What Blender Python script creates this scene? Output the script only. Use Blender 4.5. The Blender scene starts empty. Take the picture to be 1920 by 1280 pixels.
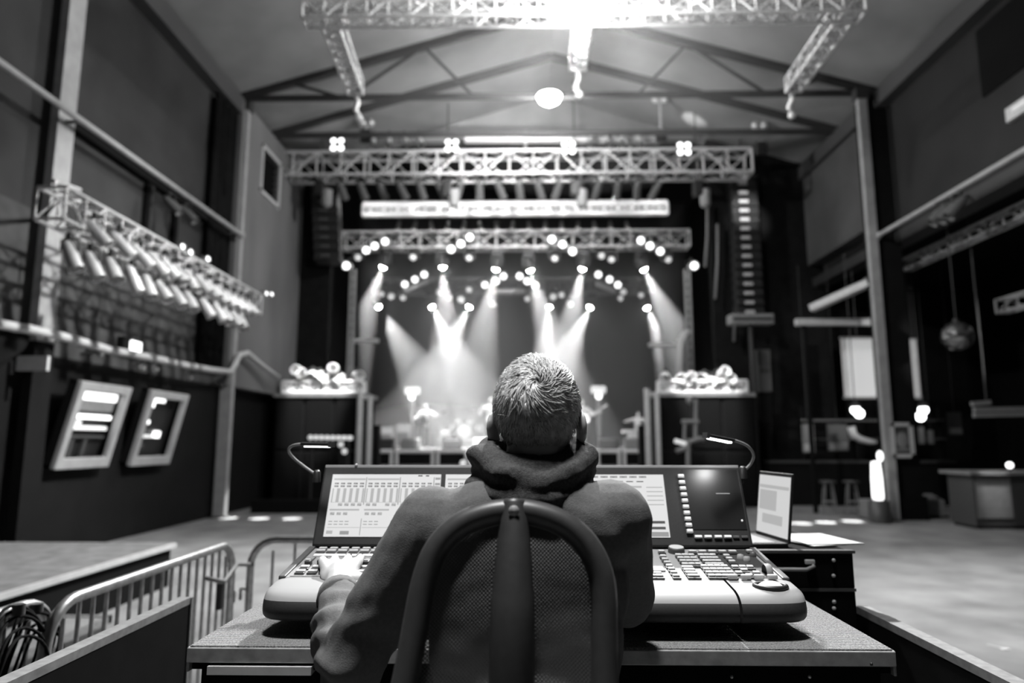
import bpy, bmesh, math, random
from mathutils import Vector, Matrix, Quaternion, noise
random.seed(7)
V = Vector
S = bpy.context.scene
COL = S.collection
# ------------------------------------------------------------------ camera
H = 1.65; F = 1280.0
PITCH = math.atan(188/1280.0); YAW = math.atan(24/1280*math.cos(PITCH))
cp, sp = math.cos(PITCH), math.sin(PITCH); cyw, syw = math.cos(YAW), math.sin(YAW)
def ray(px, py):
    u = (px-960)/F; v = (640-py)/F
    x, y, z = u, cp-v*sp, sp+v*cp
    return V((x*cyw-y*syw, x*syw+y*cyw, z))
CAMP = V((0, 0, H))
def at(px, py, Y):            # world point seen at a pixel, at depth Y
    r = ray(px, py); return CAMP + r*(Y/r.y)
def atz(px, py, z):
    r = ray(px, py); return CAMP + r*((z-H)/r.z)
def atx(px, py, x):
    r = ray(px, py); return CAMP + r*(x/r.x)
def onplane(px, py, p0, n):
    r = ray(px, py); return CAMP + r*((p0-CAMP).dot(n)/r.dot(n))
cam_d = bpy.data.cameras.new('camera'); cam = bpy.data.objects.new('camera', cam_d); COL.objects.link(cam)
cam_d.sensor_width = 36.0; cam_d.sensor_fit = 'HORIZONTAL'; cam_d.lens = 36.0*F/1920
cam_d.clip_start = 0.05; cam_d.clip_end = 200
cam.location = CAMP; cam.rotation_euler = (math.pi/2+PITCH, 0, YAW)
S.camera = cam
cam_d.dof.use_dof = True; cam_d.dof.focus_distance = 1.55; cam_d.dof.aperture_fstop = 1.9
S.view_settings.view_transform = 'Standard'; S.view_settings.look = 'None'
S.view_settings.gamma = 1.0; S.view_settings.use_curve_mapping = False
S.view_settings.exposure = 0.0
S.cycles.max_bounces = 5; S.cycles.diffuse_bounces = 3; S.cycles.glossy_bounces = 3
S.cycles.transparent_max_bounces = 12; S.cycles.volume_bounces = 0
S.cycles.sample_clamp_indirect = 3.0
# ------------------------------------------------------------------ materials (a black-and-white picture: every colour is a grey)
def mat(name, g, rough=0.6, metal=0.0, spec=0.5, var=0.0, scale=8.0, bump=0.0, bscale=60.0, stretch=(1, 1, 1)):
    m = bpy.data.materials.new(name); m.use_nodes = True
    nt = m.node_tree; b = nt.nodes['Principled BSDF']
    b.inputs['Base Color'].default_value = (g, g, g, 1); b.inputs['Roughness'].default_value = rough
    b.inputs['Metallic'].default_value = metal; b.inputs['Specular IOR Level'].default_value = spec
    if var or bump:
        tc = nt.nodes.new('ShaderNodeTexCoord'); mp = nt.nodes.new('ShaderNodeMapping'); mp.inputs['Scale'].default_value = stretch
        nt.links.new(tc.outputs['Object'], mp.inputs['Vector'])
    if var:
        nz = nt.nodes.new('ShaderNodeTexNoise'); nz.inputs['Scale'].default_value = scale; nz.inputs['Detail'].default_value = 5
        nt.links.new(mp.outputs[0], nz.inputs['Vector'])
        rp = nt.nodes.new('ShaderNodeValToRGB'); lo, hi = g*(1-var), min(1, g*(1+var))
        rp.color_ramp.elements[0].position = 0.3; rp.color_ramp.elements[0].color = (lo, lo, lo, 1)
        rp.color_ramp.elements[1].position = 0.7; rp.color_ramp.elements[1].color = (hi, hi, hi, 1)
        nt.links.new(nz.outputs['Fac'], rp.inputs['Fac']); nt.links.new(rp.outputs['Color'], b.inputs['Base Color'])
    if bump:
        n2 = nt.nodes.new('ShaderNodeTexNoise'); n2.inputs['Scale'].default_value = bscale; n2.inputs['Detail'].default_value = 4
        nt.links.new(mp.outputs[0], n2.inputs['Vector'])
        bp = nt.nodes.new('ShaderNodeBump'); bp.inputs['Strength'].default_value = bump; bp.inputs['Distance'].default_value = 0.01
        nt.links.new(n2.outputs['Fac'], bp.inputs['Height']); nt.links.new(bp.outputs['Normal'], b.inputs['Normal'])
    return m
def emit(name, e, g=0.8):
    m = mat(name, min(g, 0.8), 0.4); b = m.node_tree.nodes['Principled BSDF']
    b.inputs['Emission Color'].default_value = (1, 1, 1, 1); b.inputs['Emission Strength'].default_value = e
    return m
def bars_mat(name, g, scale, axis, rough=0.9, depth=0.5):     # ribbed or planked surface
    m = mat(name, g, rough, var=0.65 if scale > 20 else 0.35, scale=260 if scale > 20 else 3); nt = m.node_tree; b = nt.nodes['Principled BSDF']
    tc = nt.nodes.new('ShaderNodeTexCoord'); w = nt.nodes.new('ShaderNodeTexWave')
    w.bands_direction = axis; w.inputs['Scale'].default_value = scale; w.inputs['Distortion'].default_value = 0.25 if scale > 20 else 0.8
    w.inputs['Detail'].default_value = 2; w.inputs['Detail Scale'].default_value = 3
    nt.links.new(tc.outputs['Object'], w.inputs['Vector'])
    bp = nt.nodes.new('ShaderNodeBump'); bp.inputs['Strength'].default_value = depth; bp.inputs['Distance'].default_value = 0.01
    nt.links.new(w.outputs['Fac'], bp.inputs['Height']); nt.links.new(bp.outputs['Normal'], b.inputs['Normal'])
    return m
M = dict(
    floor=mat('concrete floor', 0.24, 0.55, var=0.3, scale=1.6, bump=0.15, bscale=30),
    roof=mat('painted roof boards', 0.22, 0.85, var=0.18, scale=0.8),
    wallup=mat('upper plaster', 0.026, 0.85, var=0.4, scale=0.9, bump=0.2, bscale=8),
    wallshade=mat('shaded plaster', 0.009, 0.85, var=0.4, scale=0.9), wallshadepale=mat('shaded pale plaster', 0.06, 0.85, var=0.3, scale=0.8),  # left wall plasters darkened in colour for the dimmer light on the right
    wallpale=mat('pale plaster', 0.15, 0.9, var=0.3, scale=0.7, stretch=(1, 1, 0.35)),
    wallblack=mat('black wall paint', 0.0045, 0.8, spec=0.2, var=0.3, scale=3),
    planks=bars_mat('dark boards', 0.05, 0.45, 'Z', 0.8, 1.0),
    blackcloth=mat('black drape', 0.008, 0.95, spec=0.1, var=0.3, scale=4),
    steelp=mat('grey painted steel', 0.33, 0.6, var=0.12, scale=5),
    darksteel=mat('dark steel', 0.025, 0.6),
    alu=mat('aluminium', 0.62, 0.38, 0.35, var=0.1, scale=20),
    galv=mat('galvanised steel', 0.5, 0.36, 0.8, var=0.25, scale=30),
    white=mat('white enamel', 0.75, 0.5),
    pale=mat('pale paint', 0.5, 0.6, var=0.1, scale=8),
    parbody=mat('dim par body', 0.09, 0.6),
    mid=mat('mid grey', 0.22, 0.6, var=0.1, scale=12),
    dark=mat('dark grey plastic', 0.06, 0.5, var=0.15, scale=40),
    black=mat('black plastic', 0.015, 0.45), consoleblack=mat('desk black', 0.02, 0.55, spec=0.35, var=0.15, scale=200),
    blackmatt=mat('black matt', 0.0045, 0.9, spec=0.15),
    gloss=mat('glossy black glass', 0.006, 0.36, spec=0.7),
    consolegrey=mat('console grey', 0.22, 0.5, bump=0.05, bscale=400),
    palmgrey=mat('palm rest grey', 0.24, 0.55, spec=.3),
    key=mat('pale key', 0.42, 0.4), keyd=mat('dark key', 0.03, 0.4),
    carpet=bars_mat('ribbed carpet', 0.26, 32, 'Y', 1.0, 1.0),
    deckcarpet=mat('deck carpet', 0.16, 0.95, var=0.3, scale=6),
    ply=mat('black plywood', 0.0035, 0.85, spec=0.1, var=0.4, scale=14),
    edge=mat('worn aluminium edge', 0.27, 0.5, 0.3, var=0.2, scale=40),
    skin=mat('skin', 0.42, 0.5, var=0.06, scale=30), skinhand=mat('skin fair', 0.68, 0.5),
    hair=mat('grey hair', 0.55, 0.42, spec=0.5, var=0.35, scale=60), hairbase=mat('grey hair roots', 0.22, 0.7, var=0.5, scale=70),
    jacket=mat('jacket cloth', 0.085, 0.9, var=0.14, scale=160, bump=0.25, bscale=500),
    fleece=mat('fleece', 0.05, 1.0, var=0.4, scale=220, bump=0.5, bscale=600),
    trouser=mat('trousers', 0.04, 0.9), shoe=mat('shoe leather', 0.02, 0.5),
    chairframe=mat('chair frame plastic', 0.036, 0.42, var=0.1, scale=80), chairmesh=mat('chair weave', 0.06, 0.45),
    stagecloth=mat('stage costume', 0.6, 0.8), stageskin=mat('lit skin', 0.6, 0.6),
    e_lamp=emit('lamp glow', 40), e_hot=emit('hot lens', 90), e_lens=emit('lit lens', 3.2), e_dim=emit('dim lens', 0.55),
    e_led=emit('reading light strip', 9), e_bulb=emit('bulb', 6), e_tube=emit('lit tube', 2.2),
    s_hi=emit('screen white', 0.74, 0.02), s_mid=emit('screen grey', 0.43, 0.02), s_low=emit('screen dark grey', 0.30, 0.02),
    s_dk=emit('screen black', 0.06, 0.02), s_lap=emit('laptop page', 0.62, 0.02),
    key_lit=emit('lit key', 0.55, 0.6),
)
# ------------------------------------------------------------------ mesh building
def axes(d, up=V((0, 0, 1))):
    d = d.normalized()
    if abs(d.dot(up)) > 0.98: up = V((0, 1, 0))
    a = d.cross(up).normalized(); b = a.cross(d).normalized()
    return a, b
class MB:
    def __init__(s): s.v = []; s.f = []; s.fm = []; s.fs = []; s.m = 0
    def add(s, vs, fs, smooth=False):
        o = len(s.v); s.v += [V(p) for p in vs]
        for f in fs: s.f.append(tuple(o+i for i in f)); s.fm.append(s.m); s.fs.append(smooth)
        return s
    def box(s, c, d, R=None):
        c = V(c); vs = []
        for k in range(8):
            p = V(((k & 1)-.5, ((k >> 1) & 1)-.5, ((k >> 2) & 1)-.5)); p = V((p.x*d[0], p.y*d[1], p.z*d[2]))
            vs.append(c+(R @ p if R is not None else p))
        return s.add(vs, [(0, 2, 3, 1), (4, 5, 7, 6), (0, 1, 5, 4), (2, 6, 7, 3), (0, 4, 6, 2), (1, 3, 7, 5)])
    def span(s, lo, hi):
        lo, hi = V(lo), V(hi); return s.box((lo+hi)/2, hi-lo)
    def bar(s, p, q, w, h=None, up=V((0, 0, 1))):
        p, q = V(p), V(q); h = h or w; a, b = axes(q-p, up); vs = []
        for e in (p, q):
            for i, j in ((-1, -1), (1, -1), (1, 1), (-1, 1)): vs.append(e+a*i*w/2+b*j*h/2)
        return s.add(vs, [(3, 2, 1, 0), (4, 5, 6, 7), (0, 1, 5, 4), (1, 2, 6, 5), (2, 3, 7, 6), (3, 0, 4, 7)])
    def tube(s, p, q, r, n=8, r2=None, caps=True):
        p, q = V(p), V(q); r2 = r if r2 is None else r2; a, b = axes(q-p); vs = []
        for e, rr in ((p, r), (q, r2)):
            for k in range(n):
                t = 2*math.pi*k/n; vs.append(e+(a*math.cos(t)+b*math.sin(t))*rr)
        fs = [(k, (k+1) % n, n+(k+1) % n, n+k) for k in range(n)]
        s.add(vs, fs, True)
        if caps:
            s.add(vs[:n], [tuple(range(n))[::-1]]); s.add(vs[n:], [tuple(range(n))])
        return s
    def path(s, pts, r, n=8, closed=False, flat=None, up=V((0, 0, 1))):
        pts = [V(p) for p in pts]; N = len(pts); vs = []
        a = None
        for i, p in enumerate(pts):
            d = (pts[(i+1) % N]-pts[i-1]) if closed or 0 < i < N-1 else (pts[1]-pts[0] if i == 0 else pts[-1]-pts[-2])
            d = d.normalized()
            if a is None: a, b = axes(d, up)
            else: a = (a-d*a.dot(d)).normalized(); b = a.cross(d).normalized()
            rr = r[i] if isinstance(r, (list, tuple)) else r
            for k in range(n):
                t = 2*math.pi*k/n; vs.append(p+a*math.cos(t)*rr*(flat or 1)+b*math.sin(t)*rr)
        fs = []
        for i in range(N if closed else N-1):
            for k in range(n):
                j = (i+1) % N; fs.append((i*n+k, i*n+(k+1) % n, j*n+(k+1) % n, j*n+k))
        if not closed: fs += [tuple(range(n))[::-1], tuple((N-1)*n+k for k in range(n))]
        return s.add(vs, fs, True)
    def lathe(s, prof, n=16, c=(0, 0, 0), R=None, smooth=True):
        c = V(c); vs = []
        for r, z in prof:
            for k in range(n):
                t = 2*math.pi*k/n; p = V((r*math.cos(t), r*math.sin(t), z)); vs.append(c+(R @ p if R is not None else p))
        fs = [(i*n+k, i*n+(k+1) % n, (i+1)*n+(k+1) % n, (i+1)*n+k) for i in range(len(prof)-1) for k in range(n)]
        s.add(vs, fs, smooth)
        return s
    def disc(s, c, r, n=16, R=None):
        c = V(c); vs = [c+(R @ V((r*math.cos(2*math.pi*k/n), r*math.sin(2*math.pi*k/n), 0)) if R is not None else V((r*math.cos(2*math.pi*k/n), r*math.sin(2*math.pi*k/n), 0))) for k in range(n)]
        return s.add(vs, [tuple(range(n))])
    def ball(s, c, r, nu=16, nv=10, R=None):
        c = V(c); r = V((r, r, r)) if isinstance(r, (int, float)) else V(r); vs = []
        def pt(th, ph):
            p = V((r.x*math.sin(th)*math.cos(ph), r.y*math.sin(th)*math.sin(ph), r.z*math.cos(th))); return c+(R @ p if R is not None else p)
        for i in range(1, nv):
            for k in range(nu): vs.append(pt(math.pi*i/nv, 2*math.pi*k/nu))
        vs += [pt(0, 0), pt(math.pi, 0)]; a = len(vs)-2; fs = []
        for i in range(nv-2):
            for k in range(nu): fs.append((i*nu+k, (i+1)*nu+k, (i+1)*nu+(k+1) % nu, i*nu+(k+1) % nu))
        for k in range(nu): fs.append((a, k, (k+1) % nu)); fs.append((a+1, (nv-2)*nu+(k+1) % nu, (nv-2)*nu+k))
        return s.add(vs, fs, True)
    def capsule(s, p, q, r, r2=None, n=14):
        r2 = r if r2 is None else r2
        s.tube(p, q, r, n, r2); s.ball(p, r, n, 8); return s.ball(q, r2, n, 8)
    def chain(s, pts, rs, n=14):
        for i in range(len(pts)-1): s.capsule(V(pts[i]), V(pts[i+1]), rs[i], rs[i+1], n)
        return s
    def prism(s, poly, x0, x1):          # polygon in (y, z) swept along x
        n = len(poly); vs = [V((x0, y, z)) for y, z in poly]+[V((x1, y, z)) for y, z in poly]
        return s.add(vs, [tuple(range(n)), tuple(range(2*n-1, n-1, -1))]+[((k+1) % n, k, n+k, n+(k+1) % n) for k in range(n)])
    def mesh(s, name, org=V((0, 0, 0))):
        me = bpy.data.meshes.new(name); me.from_pydata([p-org for p in s.v], [], s.f); me.update()
        me.polygons.foreach_set('material_index', s.fm); me.polygons.foreach_set('use_smooth', s.fs)
        return me
    def build(s, name, mats, parent=None, org=None, bevel=0, seg=2):
        if org is None: org = ORG.get(parent.name, V((0, 0, 0))) if parent is not None else V((0, 0, 0))
        o = bpy.data.objects.new(name, s.mesh(name, org)); COL.objects.link(o)
        for m in (mats if isinstance(mats, (list, tuple)) else [mats]): o.data.materials.append(M[m] if isinstance(m, str) else m)
        if parent is not None: o.parent = parent; ORG[o.name] = org
        else: o.location = org; ORG[o.name] = org
        fix(o.data)
        if bevel:
            b = o.modifiers.new('bevel', 'BEVEL'); b.width = bevel; b.segments = seg; b.limit_method = 'ANGLE'; b.harden_normals = False
        return o
ORG = {}
def fix(me):
    bm = bmesh.new(); bm.from_mesh(me); bmesh.ops.recalc_face_normals(bm, faces=bm.faces); bm.to_mesh(me); bm.free()
def tag(o, label=None, cat=None, group=None, kind=None):
    if label: o['label'] = label
    if cat: o['category'] = cat
    if group: o['group'] = group
    if kind: o['kind'] = kind
    return o
def thing(name, label, cat, loc=(0, 0, 0), group=None, rz=0):
    o = bpy.data.objects.new(name, None); COL.objects.link(o); o.location = loc; o.rotation_euler = (0, 0, rz)
    o.empty_display_size = 0.1
    ORG[o.name] = V(loc); return tag(o, label, cat, group)
def struct(mb, name, m, label, cat, bevel=0):
    return tag(mb.build(name, m, bevel=bevel), label, cat, kind='structure')
KIDS = {}
def copy_tree(o, parent=None):
    c = o.copy(); COL.objects.link(c)
    if parent is not None: c.parent = parent
    for ch in [k for k in o.children]: copy_tree(ch, c)
    return c
ORD = ['first', 'second', 'third', 'fourth', 'fifth', 'sixth', 'seventh', 'eighth', 'ninth', 'tenth', 'eleventh', 'twelfth', 'thirteenth', 'fourteenth', 'fifteenth', 'sixteenth', 'seventeenth', 'eighteenth']
def aimrot(d): return V(d).to_track_quat('-Z', 'Y').to_euler()
def blob(mb, name, m, parent=None, voxel=0.006, smooth=6, org=None, fn=None):
    """fuse overlapping shapes into one continuous surface"""
    tmp = bpy.data.objects.new('tmp', mb.mesh('tmp')); COL.objects.link(tmp); fix(tmp.data)
    r = tmp.modifiers.new('r', 'REMESH'); r.mode = 'VOXEL'; r.voxel_size = voxel
    if smooth:
        sm = tmp.modifiers.new('s', 'SMOOTH'); sm.iterations = smooth; sm.factor = 0.5
    dg = bpy.context.evaluated_depsgraph_get(); dg.update()
    me = bpy.data.meshes.new_from_object(tmp.evaluated_get(dg)); me.name = name
    old = tmp.data; bpy.data.objects.remove(tmp); bpy.data.meshes.remove(old)
    if fn:
        nn = [v.normal.copy() for v in me.vertices]
        for v, n in zip(me.vertices, nn): v.co = fn(v.co, n)
    if org is None: org = ORG.get(parent.name, V((0, 0, 0))) if parent is not None else V((0, 0, 0))
    for v in me.vertices: v.co = v.co-org
    me.polygons.foreach_set('use_smooth', [True]*len(me.polygons)); me.update()
    o = bpy.data.objects.new(name, me); COL.objects.link(o); me.materials.clear(); me.materials.append(M[m])
    if parent is not None: o.parent = parent
    else: o.location = org
    ORG[o.name] = org
    return o
def roofz(x): return EAVE+(RIDGE-EAVE)*(1-abs(x-XC)/(XR-XC+.25))-.02
def lamp(name, kind, loc, energy, size=0.1, aim=None, angle=30, blend=0.3, parent=None):
    d = bpy.data.lights.new(name, kind); d.energy = energy; d.shadow_soft_size = size
    o = bpy.data.objects.new(name, d); COL.objects.link(o); o.location = loc
    if kind == 'SPOT': d.spot_size = math.radians(angle); d.spot_blend = blend
    if aim is not None: o.rotation_euler = aimrot(V(aim)-V(loc))
    return o
def truss(label, p, q, w, h, bays, group=None, r=0.025, name='lighting_truss', m='alu', lace=True, side=V((1, 0, 0))):
    p, q = V(p), V(q); t = thing(name, label, 'truss', (p+q)/2, group); d = (q-p).normalized()
    a, b = axes(d); cs = [a*i*w/2+b*j*h/2 for i, j in ((-1, -1), (1, -1), (1, 1), (-1, 1))]
    for c in cs: MB().tube(p+c, q+c, r, 8).build('chord', m, t)
    L = MB(); n = bays; step = (q-p)/n
    for i in range(n):
        e0, e1 = p+step*i, p+step*(i+1)
        for k in range(4):
            c0, c1 = cs[k], cs[(k+1) % 4]
            L.tube(e0+(c0 if i % 2 else c1), e1+(c1 if i % 2 else c0), r*0.55, 6, caps=False)
            L.tube(e0+c0, e0+c1, r*0.55, 6, caps=False)
    L.build('lacing', m, t)
    for e in (p, q):
        E = MB()
        for k in range(4): E.tube(e+cs[k], e+cs[(k+1) % 4], r*0.8, 6)
        E.build('end_frame', m, t)
    return t
# ================================================================== THE ROOM
XL, XR = -6.95, 8.45           # side walls of the hall
CL, CR = -6.75, 8.1            # column lines
TY = (9.3, 15.2, 17.7)         # roof truss bays
EAVE = 9.75; RIDGE = 12.1; XC = (XL+XR)/2; YEND = 19.6
struct(MB().span((-14, -3, -0.1), (16, 40, 0)), 'floor', 'floor', 'bare concrete hall floor', 'floor')
# left side wall: black lower part, boarded band, plaster above
struct(MB().span((XL-.3, 4, 0), (XL, YEND, 2.9)), 'wall_left', 'wallblack', 'black painted lower part of the left wall', 'wall')
struct(MB().span((XL-.3, 4, 2.9), (XL, 15.1, 4.9)), 'wall_left', 'planks', 'dark horizontal boards on the left wall behind the par can truss', 'wall')
struct(MB().span((XL-.3, 4, 4.9), (XL, 15.1, 9.7)), 'wall_left', 'wallup', 'dark plaster of the upper left wall', 'wall')
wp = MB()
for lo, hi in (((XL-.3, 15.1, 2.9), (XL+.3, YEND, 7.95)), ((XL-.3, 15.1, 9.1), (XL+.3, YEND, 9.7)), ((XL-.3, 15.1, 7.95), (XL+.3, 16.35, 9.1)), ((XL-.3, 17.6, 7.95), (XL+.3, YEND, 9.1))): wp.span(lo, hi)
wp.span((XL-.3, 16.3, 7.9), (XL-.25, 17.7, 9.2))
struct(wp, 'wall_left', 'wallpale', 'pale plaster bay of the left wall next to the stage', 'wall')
vt = thing('wall_vent', 'dark square louvred opening high in the pale left wall', 'vent', (XL+.3, 17, 8.5))
f = MB()
for y0, y1, z0, z1 in ((16.3, 16.4, 7.9, 9.15), (17.55, 17.65, 7.9, 9.15), (16.3, 17.65, 7.87, 7.97), (16.3, 17.65, 9.07, 9.17)): f.span((XL+.29, y0, z0), (XL+.33, y1, z1))
f.build('frame', 'pale', vt)
f = MB()
for k in range(6): f.box((XL+.15, 16.98, 8.1+k*.17), (.03, 1.2, .16), Matrix.Rotation(.7, 3, 'Y'))
f.build('slat', 'blackmatt', vt)
# right side wall: high plaster wall above an open side aisle
struct(MB().span((XR, 4, 6.3), (XR+.3, 15.2, 9.7)), 'wall_right', 'wallshade', 'plaster of the upper right wall, darkened as if in shade', 'wall')
struct(MB().span((XR-.15, 15.3, 6.75), (XR+.3, YEND, 9.7)), 'wall_right', 'wallshadepale', 'paler upper bay of the right wall next to the stage', 'wall')
struct(MB().span((XR-.05, 4, 6.1), (XR+.4, YEND, 6.35)), 'trim_1', 'darksteel', 'dark beam under the upper right wall', 'beam')
struct(MB().span((14.2, 4, 0), (14.5, 24, 6.4)), 'wall_right', 'wallblack', 'black outer wall of the right side aisle', 'wall')
struct(MB().span((8.2, 21, 0), (14.5, 21.3, 6.4)), 'wall_back', 'wallblack', 'black end wall of the right side aisle', 'wall')
struct(MB().span((XR+.3, 4, 6.35), (14.5, 21.3, 6.5)), 'ceiling', 'blackmatt', 'low black ceiling of the right side aisle', 'ceiling')
# roof slopes, ridge along the hall
rf = MB()
for s in (-1, 1):
    xe = XC+s*(XR-XC+.25); pe = V((xe, 3.5, EAVE)); pr = V((XC, 3.5, RIDGE)); qe = V((xe, YEND+.5, EAVE)); qr = V((XC, YEND+.5, RIDGE))
    up = V((0, 0, .12)); rf.add([pe, pr, qr, qe, pe+up, pr+up, qr+up, qe+up], [(0, 1, 2, 3), (4, 7, 6, 5), (0, 4, 5, 1), (3, 2, 6, 7), (0, 3, 7, 4), (1, 5, 6, 2)])
struct(rf, 'ceiling', 'roof', 'painted boards of the pitched hall roof', 'ceiling')
struct(MB().span((XL-.1, 3.5, 9.35), (XL+.28, YEND, 9.75)), 'trim_2', 'dark', 'grey wall plate beam along the top of the left wall', 'beam')
struct(MB().span((XR-.28, 3.5, 9.35), (XR+.1, YEND, 9.75)), 'trim_3', 'dark', 'grey wall plate beam along the top of the right wall', 'beam')
# proscenium: hall end wall with the stage opening
SX0, SX1, SZ = -5.75, 5.5, 9.15
struct(MB().span((XL-.3, YEND, 0), (SX0, YEND+.3, 12)), 'wall_back', 'blackcloth', 'black wall left of the stage opening', 'wall')
struct(MB().span((SX1, YEND, 0), (XR+.3, YEND+.3, 12)), 'wall_back', 'blackcloth', 'black wall right of the stage opening', 'wall')
gz = at(1000, 262, YEND).z
gb = MB(); gb.add([V((x, y, z)) for y in (YEND-.02, YEND+.3) for x, z in ((XL, gz), (XR, gz), (XR, EAVE+.1), (XC, RIDGE+.05), (XL, EAVE+.1))] if gz < EAVE else [V((x, y, z)) for y in (YEND-.02, YEND+.3) for x, z in ((XC-(XR-XC)*(1-(gz-EAVE)/(RIDGE-EAVE)), gz), (XC+(XR-XC)*(1-(gz-EAVE)/(RIDGE-EAVE)), gz), (XC+.01, RIDGE), (XC, RIDGE+.05), (XC-.01, RIDGE))], [(0, 1, 2, 3, 4), (9, 8, 7, 6, 5), (0, 5, 6, 1), (1, 6, 7, 2), (2, 7, 8, 3), (3, 8, 9, 4), (4, 9, 5, 0)])
struct(gb, 'wall_front', 'roof', 'grey boarded gable above the stage opening', 'wall')
# stage house
BY = 32.0
struct(MB().span((-10, BY, 0), (10, BY+.2, 13)), 'wall_back', 'blackcloth', 'black backdrop at the rear of the stage', 'wall')
struct(MB().span((-8.2, YEND+.3, 0), (-8, BY, 13)), 'wall_left', 'wallblack', 'black left side wall of the stage', 'wall')
struct(MB().span((8, YEND+.3, 0), (8.2, BY, 13)), 'wall_right', 'wallblack', 'black right side wall of the stage', 'wall')
struct(MB().span((-8.2, YEND+.3, 13), (8.2, BY, 13.2)), 'ceiling', 'wallblack', 'black ceiling above the stage', 'ceiling')
struct(MB().span((-8.2, YEND+.1, 12), (8.2, YEND+.3, 13.2)), 'wall_front', 'wallblack', 'black wall above the stage opening', 'wall')
# roof trusses
def roof_truss(y, label, webs=True):
    t = thing('roof_truss', label, 'roof truss', (XC, y, EAVE))
    MB().bar((XL, y, EAVE+.02), (XR, y, EAVE+.02), .11, .12).build('tie_beam', 'darksteel', t)
    for s in (-1, 1):
        xe = XC+s*(XR-XC)
        MB().bar((xe, y, EAVE+.02), (XC, y, RIDGE-.12), .14, .18).build('top_chord', 'darksteel', t)
        def top(f): return V((xe+(XC-xe)*f, y, EAVE+(RIDGE-.12-EAVE)*f))
        def bot(f): return V((xe+(XC-xe)*f, y, EAVE))
        for a, b in () if not webs else ((top(.18), bot(.35)), (bot(.35), top(.59)), (top(.59), bot(.75))): MB().bar(a, b, .055, .06).build('web_bar', 'darksteel', t)
roof_truss(TY[0]-3.3, 'dark steel roof truss over the desk, out of sight above the lighting truss')
roof_truss(TY[1], 'dark steel roof truss carrying the glowing bowl lamp')
roof_truss(TY[2]-.5, 'dark steel roof truss right behind the one with the bowl lamp', False)
def column(x, y, label, m='steelp', w=.34, dd=None):
    t = thing('steel_column', label, 'column', (x, y, 0))
    c = MB(); d = dd or w*.6
    c.span((x-w/2, y-d/2, 0), (x+w/2, y+d/2, EAVE))
    c.build('shaft', m, t); MB().span((x-w/2-.06, y-d/2-.06, 0), (x+w/2+.06, y+d/2+.06, .03)).build('base_plate', 'darksteel', t)
    MB().span((x-w/2-.05, y-d/2-.05, EAVE-.25), (x+w/2+.05, y+d/2+.05, EAVE)).build('head_plate', 'darksteel', t)
    return t
column(CL, 9.3, 'pale grey steel column on the left crossed by the upper pipe', w=.12, dd=.36)
c2 = column(CL+.03, 15.3, 'pale grey steel column at the corner of the pale left wall', w=.26)
column(CR-.28, 15.0, 'slim grey steel column on the right with the upper pipe ending on it', 'steelp', .2)
pl = thing('black_pillar', 'wide black pillar behind the slim grey right column', 'pillar', (CR+.35, 15.4, 0))
MB().span((CR-.1, 15.1, 0), (CR+.42, 15.7, 9.7)).build('shaft', 'wallblack', pl)
MB().span((CR-.16, 15.04, 0), (CR+.48, 15.76, .5)).build('plinth', 'blackmatt', pl)
MB().span((CL-.07, 9.3-.19, 0), (CL+.07, 9.3+.19, 3.02)).build('dark_cladding', 'wallblack', bpy.data.objects['steel_column'])
col1b = thing('wall_panel', 'pale plate hung on the near left column below the rope rail', 'panel', at(60, 680, 9.0))
p = at(62, 681, 9.02); MB().box(p, (.42, .05, .2)).build('plate', 'pale', col1b); MB().box(p+V((0, .05, 0)), (.1, .1, .1)).build('bracket', 'dark', col1b)
# black drape in the corner before the second left column
dr = MB(); pts = []
for k in range(60): pts.append((XL+.12+.06*math.sin(k*1.3)+.03*math.sin(k*.37), 14.05+k*.018))
vs = [V((x, y, 3.2)) for x, y in pts]+[V((x, y, 9.3)) for x, y in pts]
dr.add(vs, [(k, k+1, 61+k, 60+k) for k in range(59)], True)
d = dr.build('black_drape', 'blackcloth'); so = d.modifiers.new('t', 'SOLIDIFY'); so.thickness = .012; tag(d, 'black drape hanging in the corner between dark wall and pale wall bay', 'drape')
# cable tray line on the left wall, framed openings in the boards
tag(MB().span((XL, 9.6, 6.35), (XL+.14, 15.0, 6.55)).build('cable_tray', 'blackmatt'), 'long black cable tray on the upper left wall under the pipe', 'cable tray')
for k, yy in enumerate((11.9, 12.9)):
    t = thing('wall_batten', 'upright dark batten on the left wall, the %s of two behind the par truss' % ('nearer', 'farther')[k], 'batten', (XL+.05, yy, 4.9), 'wall battens')
    MB().span((XL, yy-.1, 4.9), (XL+.1, yy+.1, 6.35)).build('board', 'blackmatt', t); MB().span((XL+.1, yy-.03, 5.0), (XL+.13, yy+.03, 6.3)).build('rib', 'darksteel', t)
# upper pipe rail on the left with its two little par heads
def pipe_rail(label, p, q, brs, r=.05, m='steelp'):
    t = thing('pipe_rail', label, 'pipe', p)
    MB().tube(p, q, r, 10).build('pipe', m, t)
    for b, w in brs: MB().tube(b, w, .03, 8).build('bracket', 'dark', t)
    MB().ball(q, r*1.8, 12, 8).build('end_clamp', m, t)
    return t
xp = CL+.28
pA, pB = V((xp, 7.0, 6.28)), atx(452, 440, xp)
pipe_rail('long grey pipe running along the left wall at upper level', pA, V((xp, pB.y, pB.z)), [((xp, 9.3, 6.28), (CL, 9.3, 6.28)), ((xp, 12.6, 6.28), (XL, 12.6, 6.28)), ((xp, pB.y, pB.z), (CL, pB.y, pB.z))])
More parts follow.
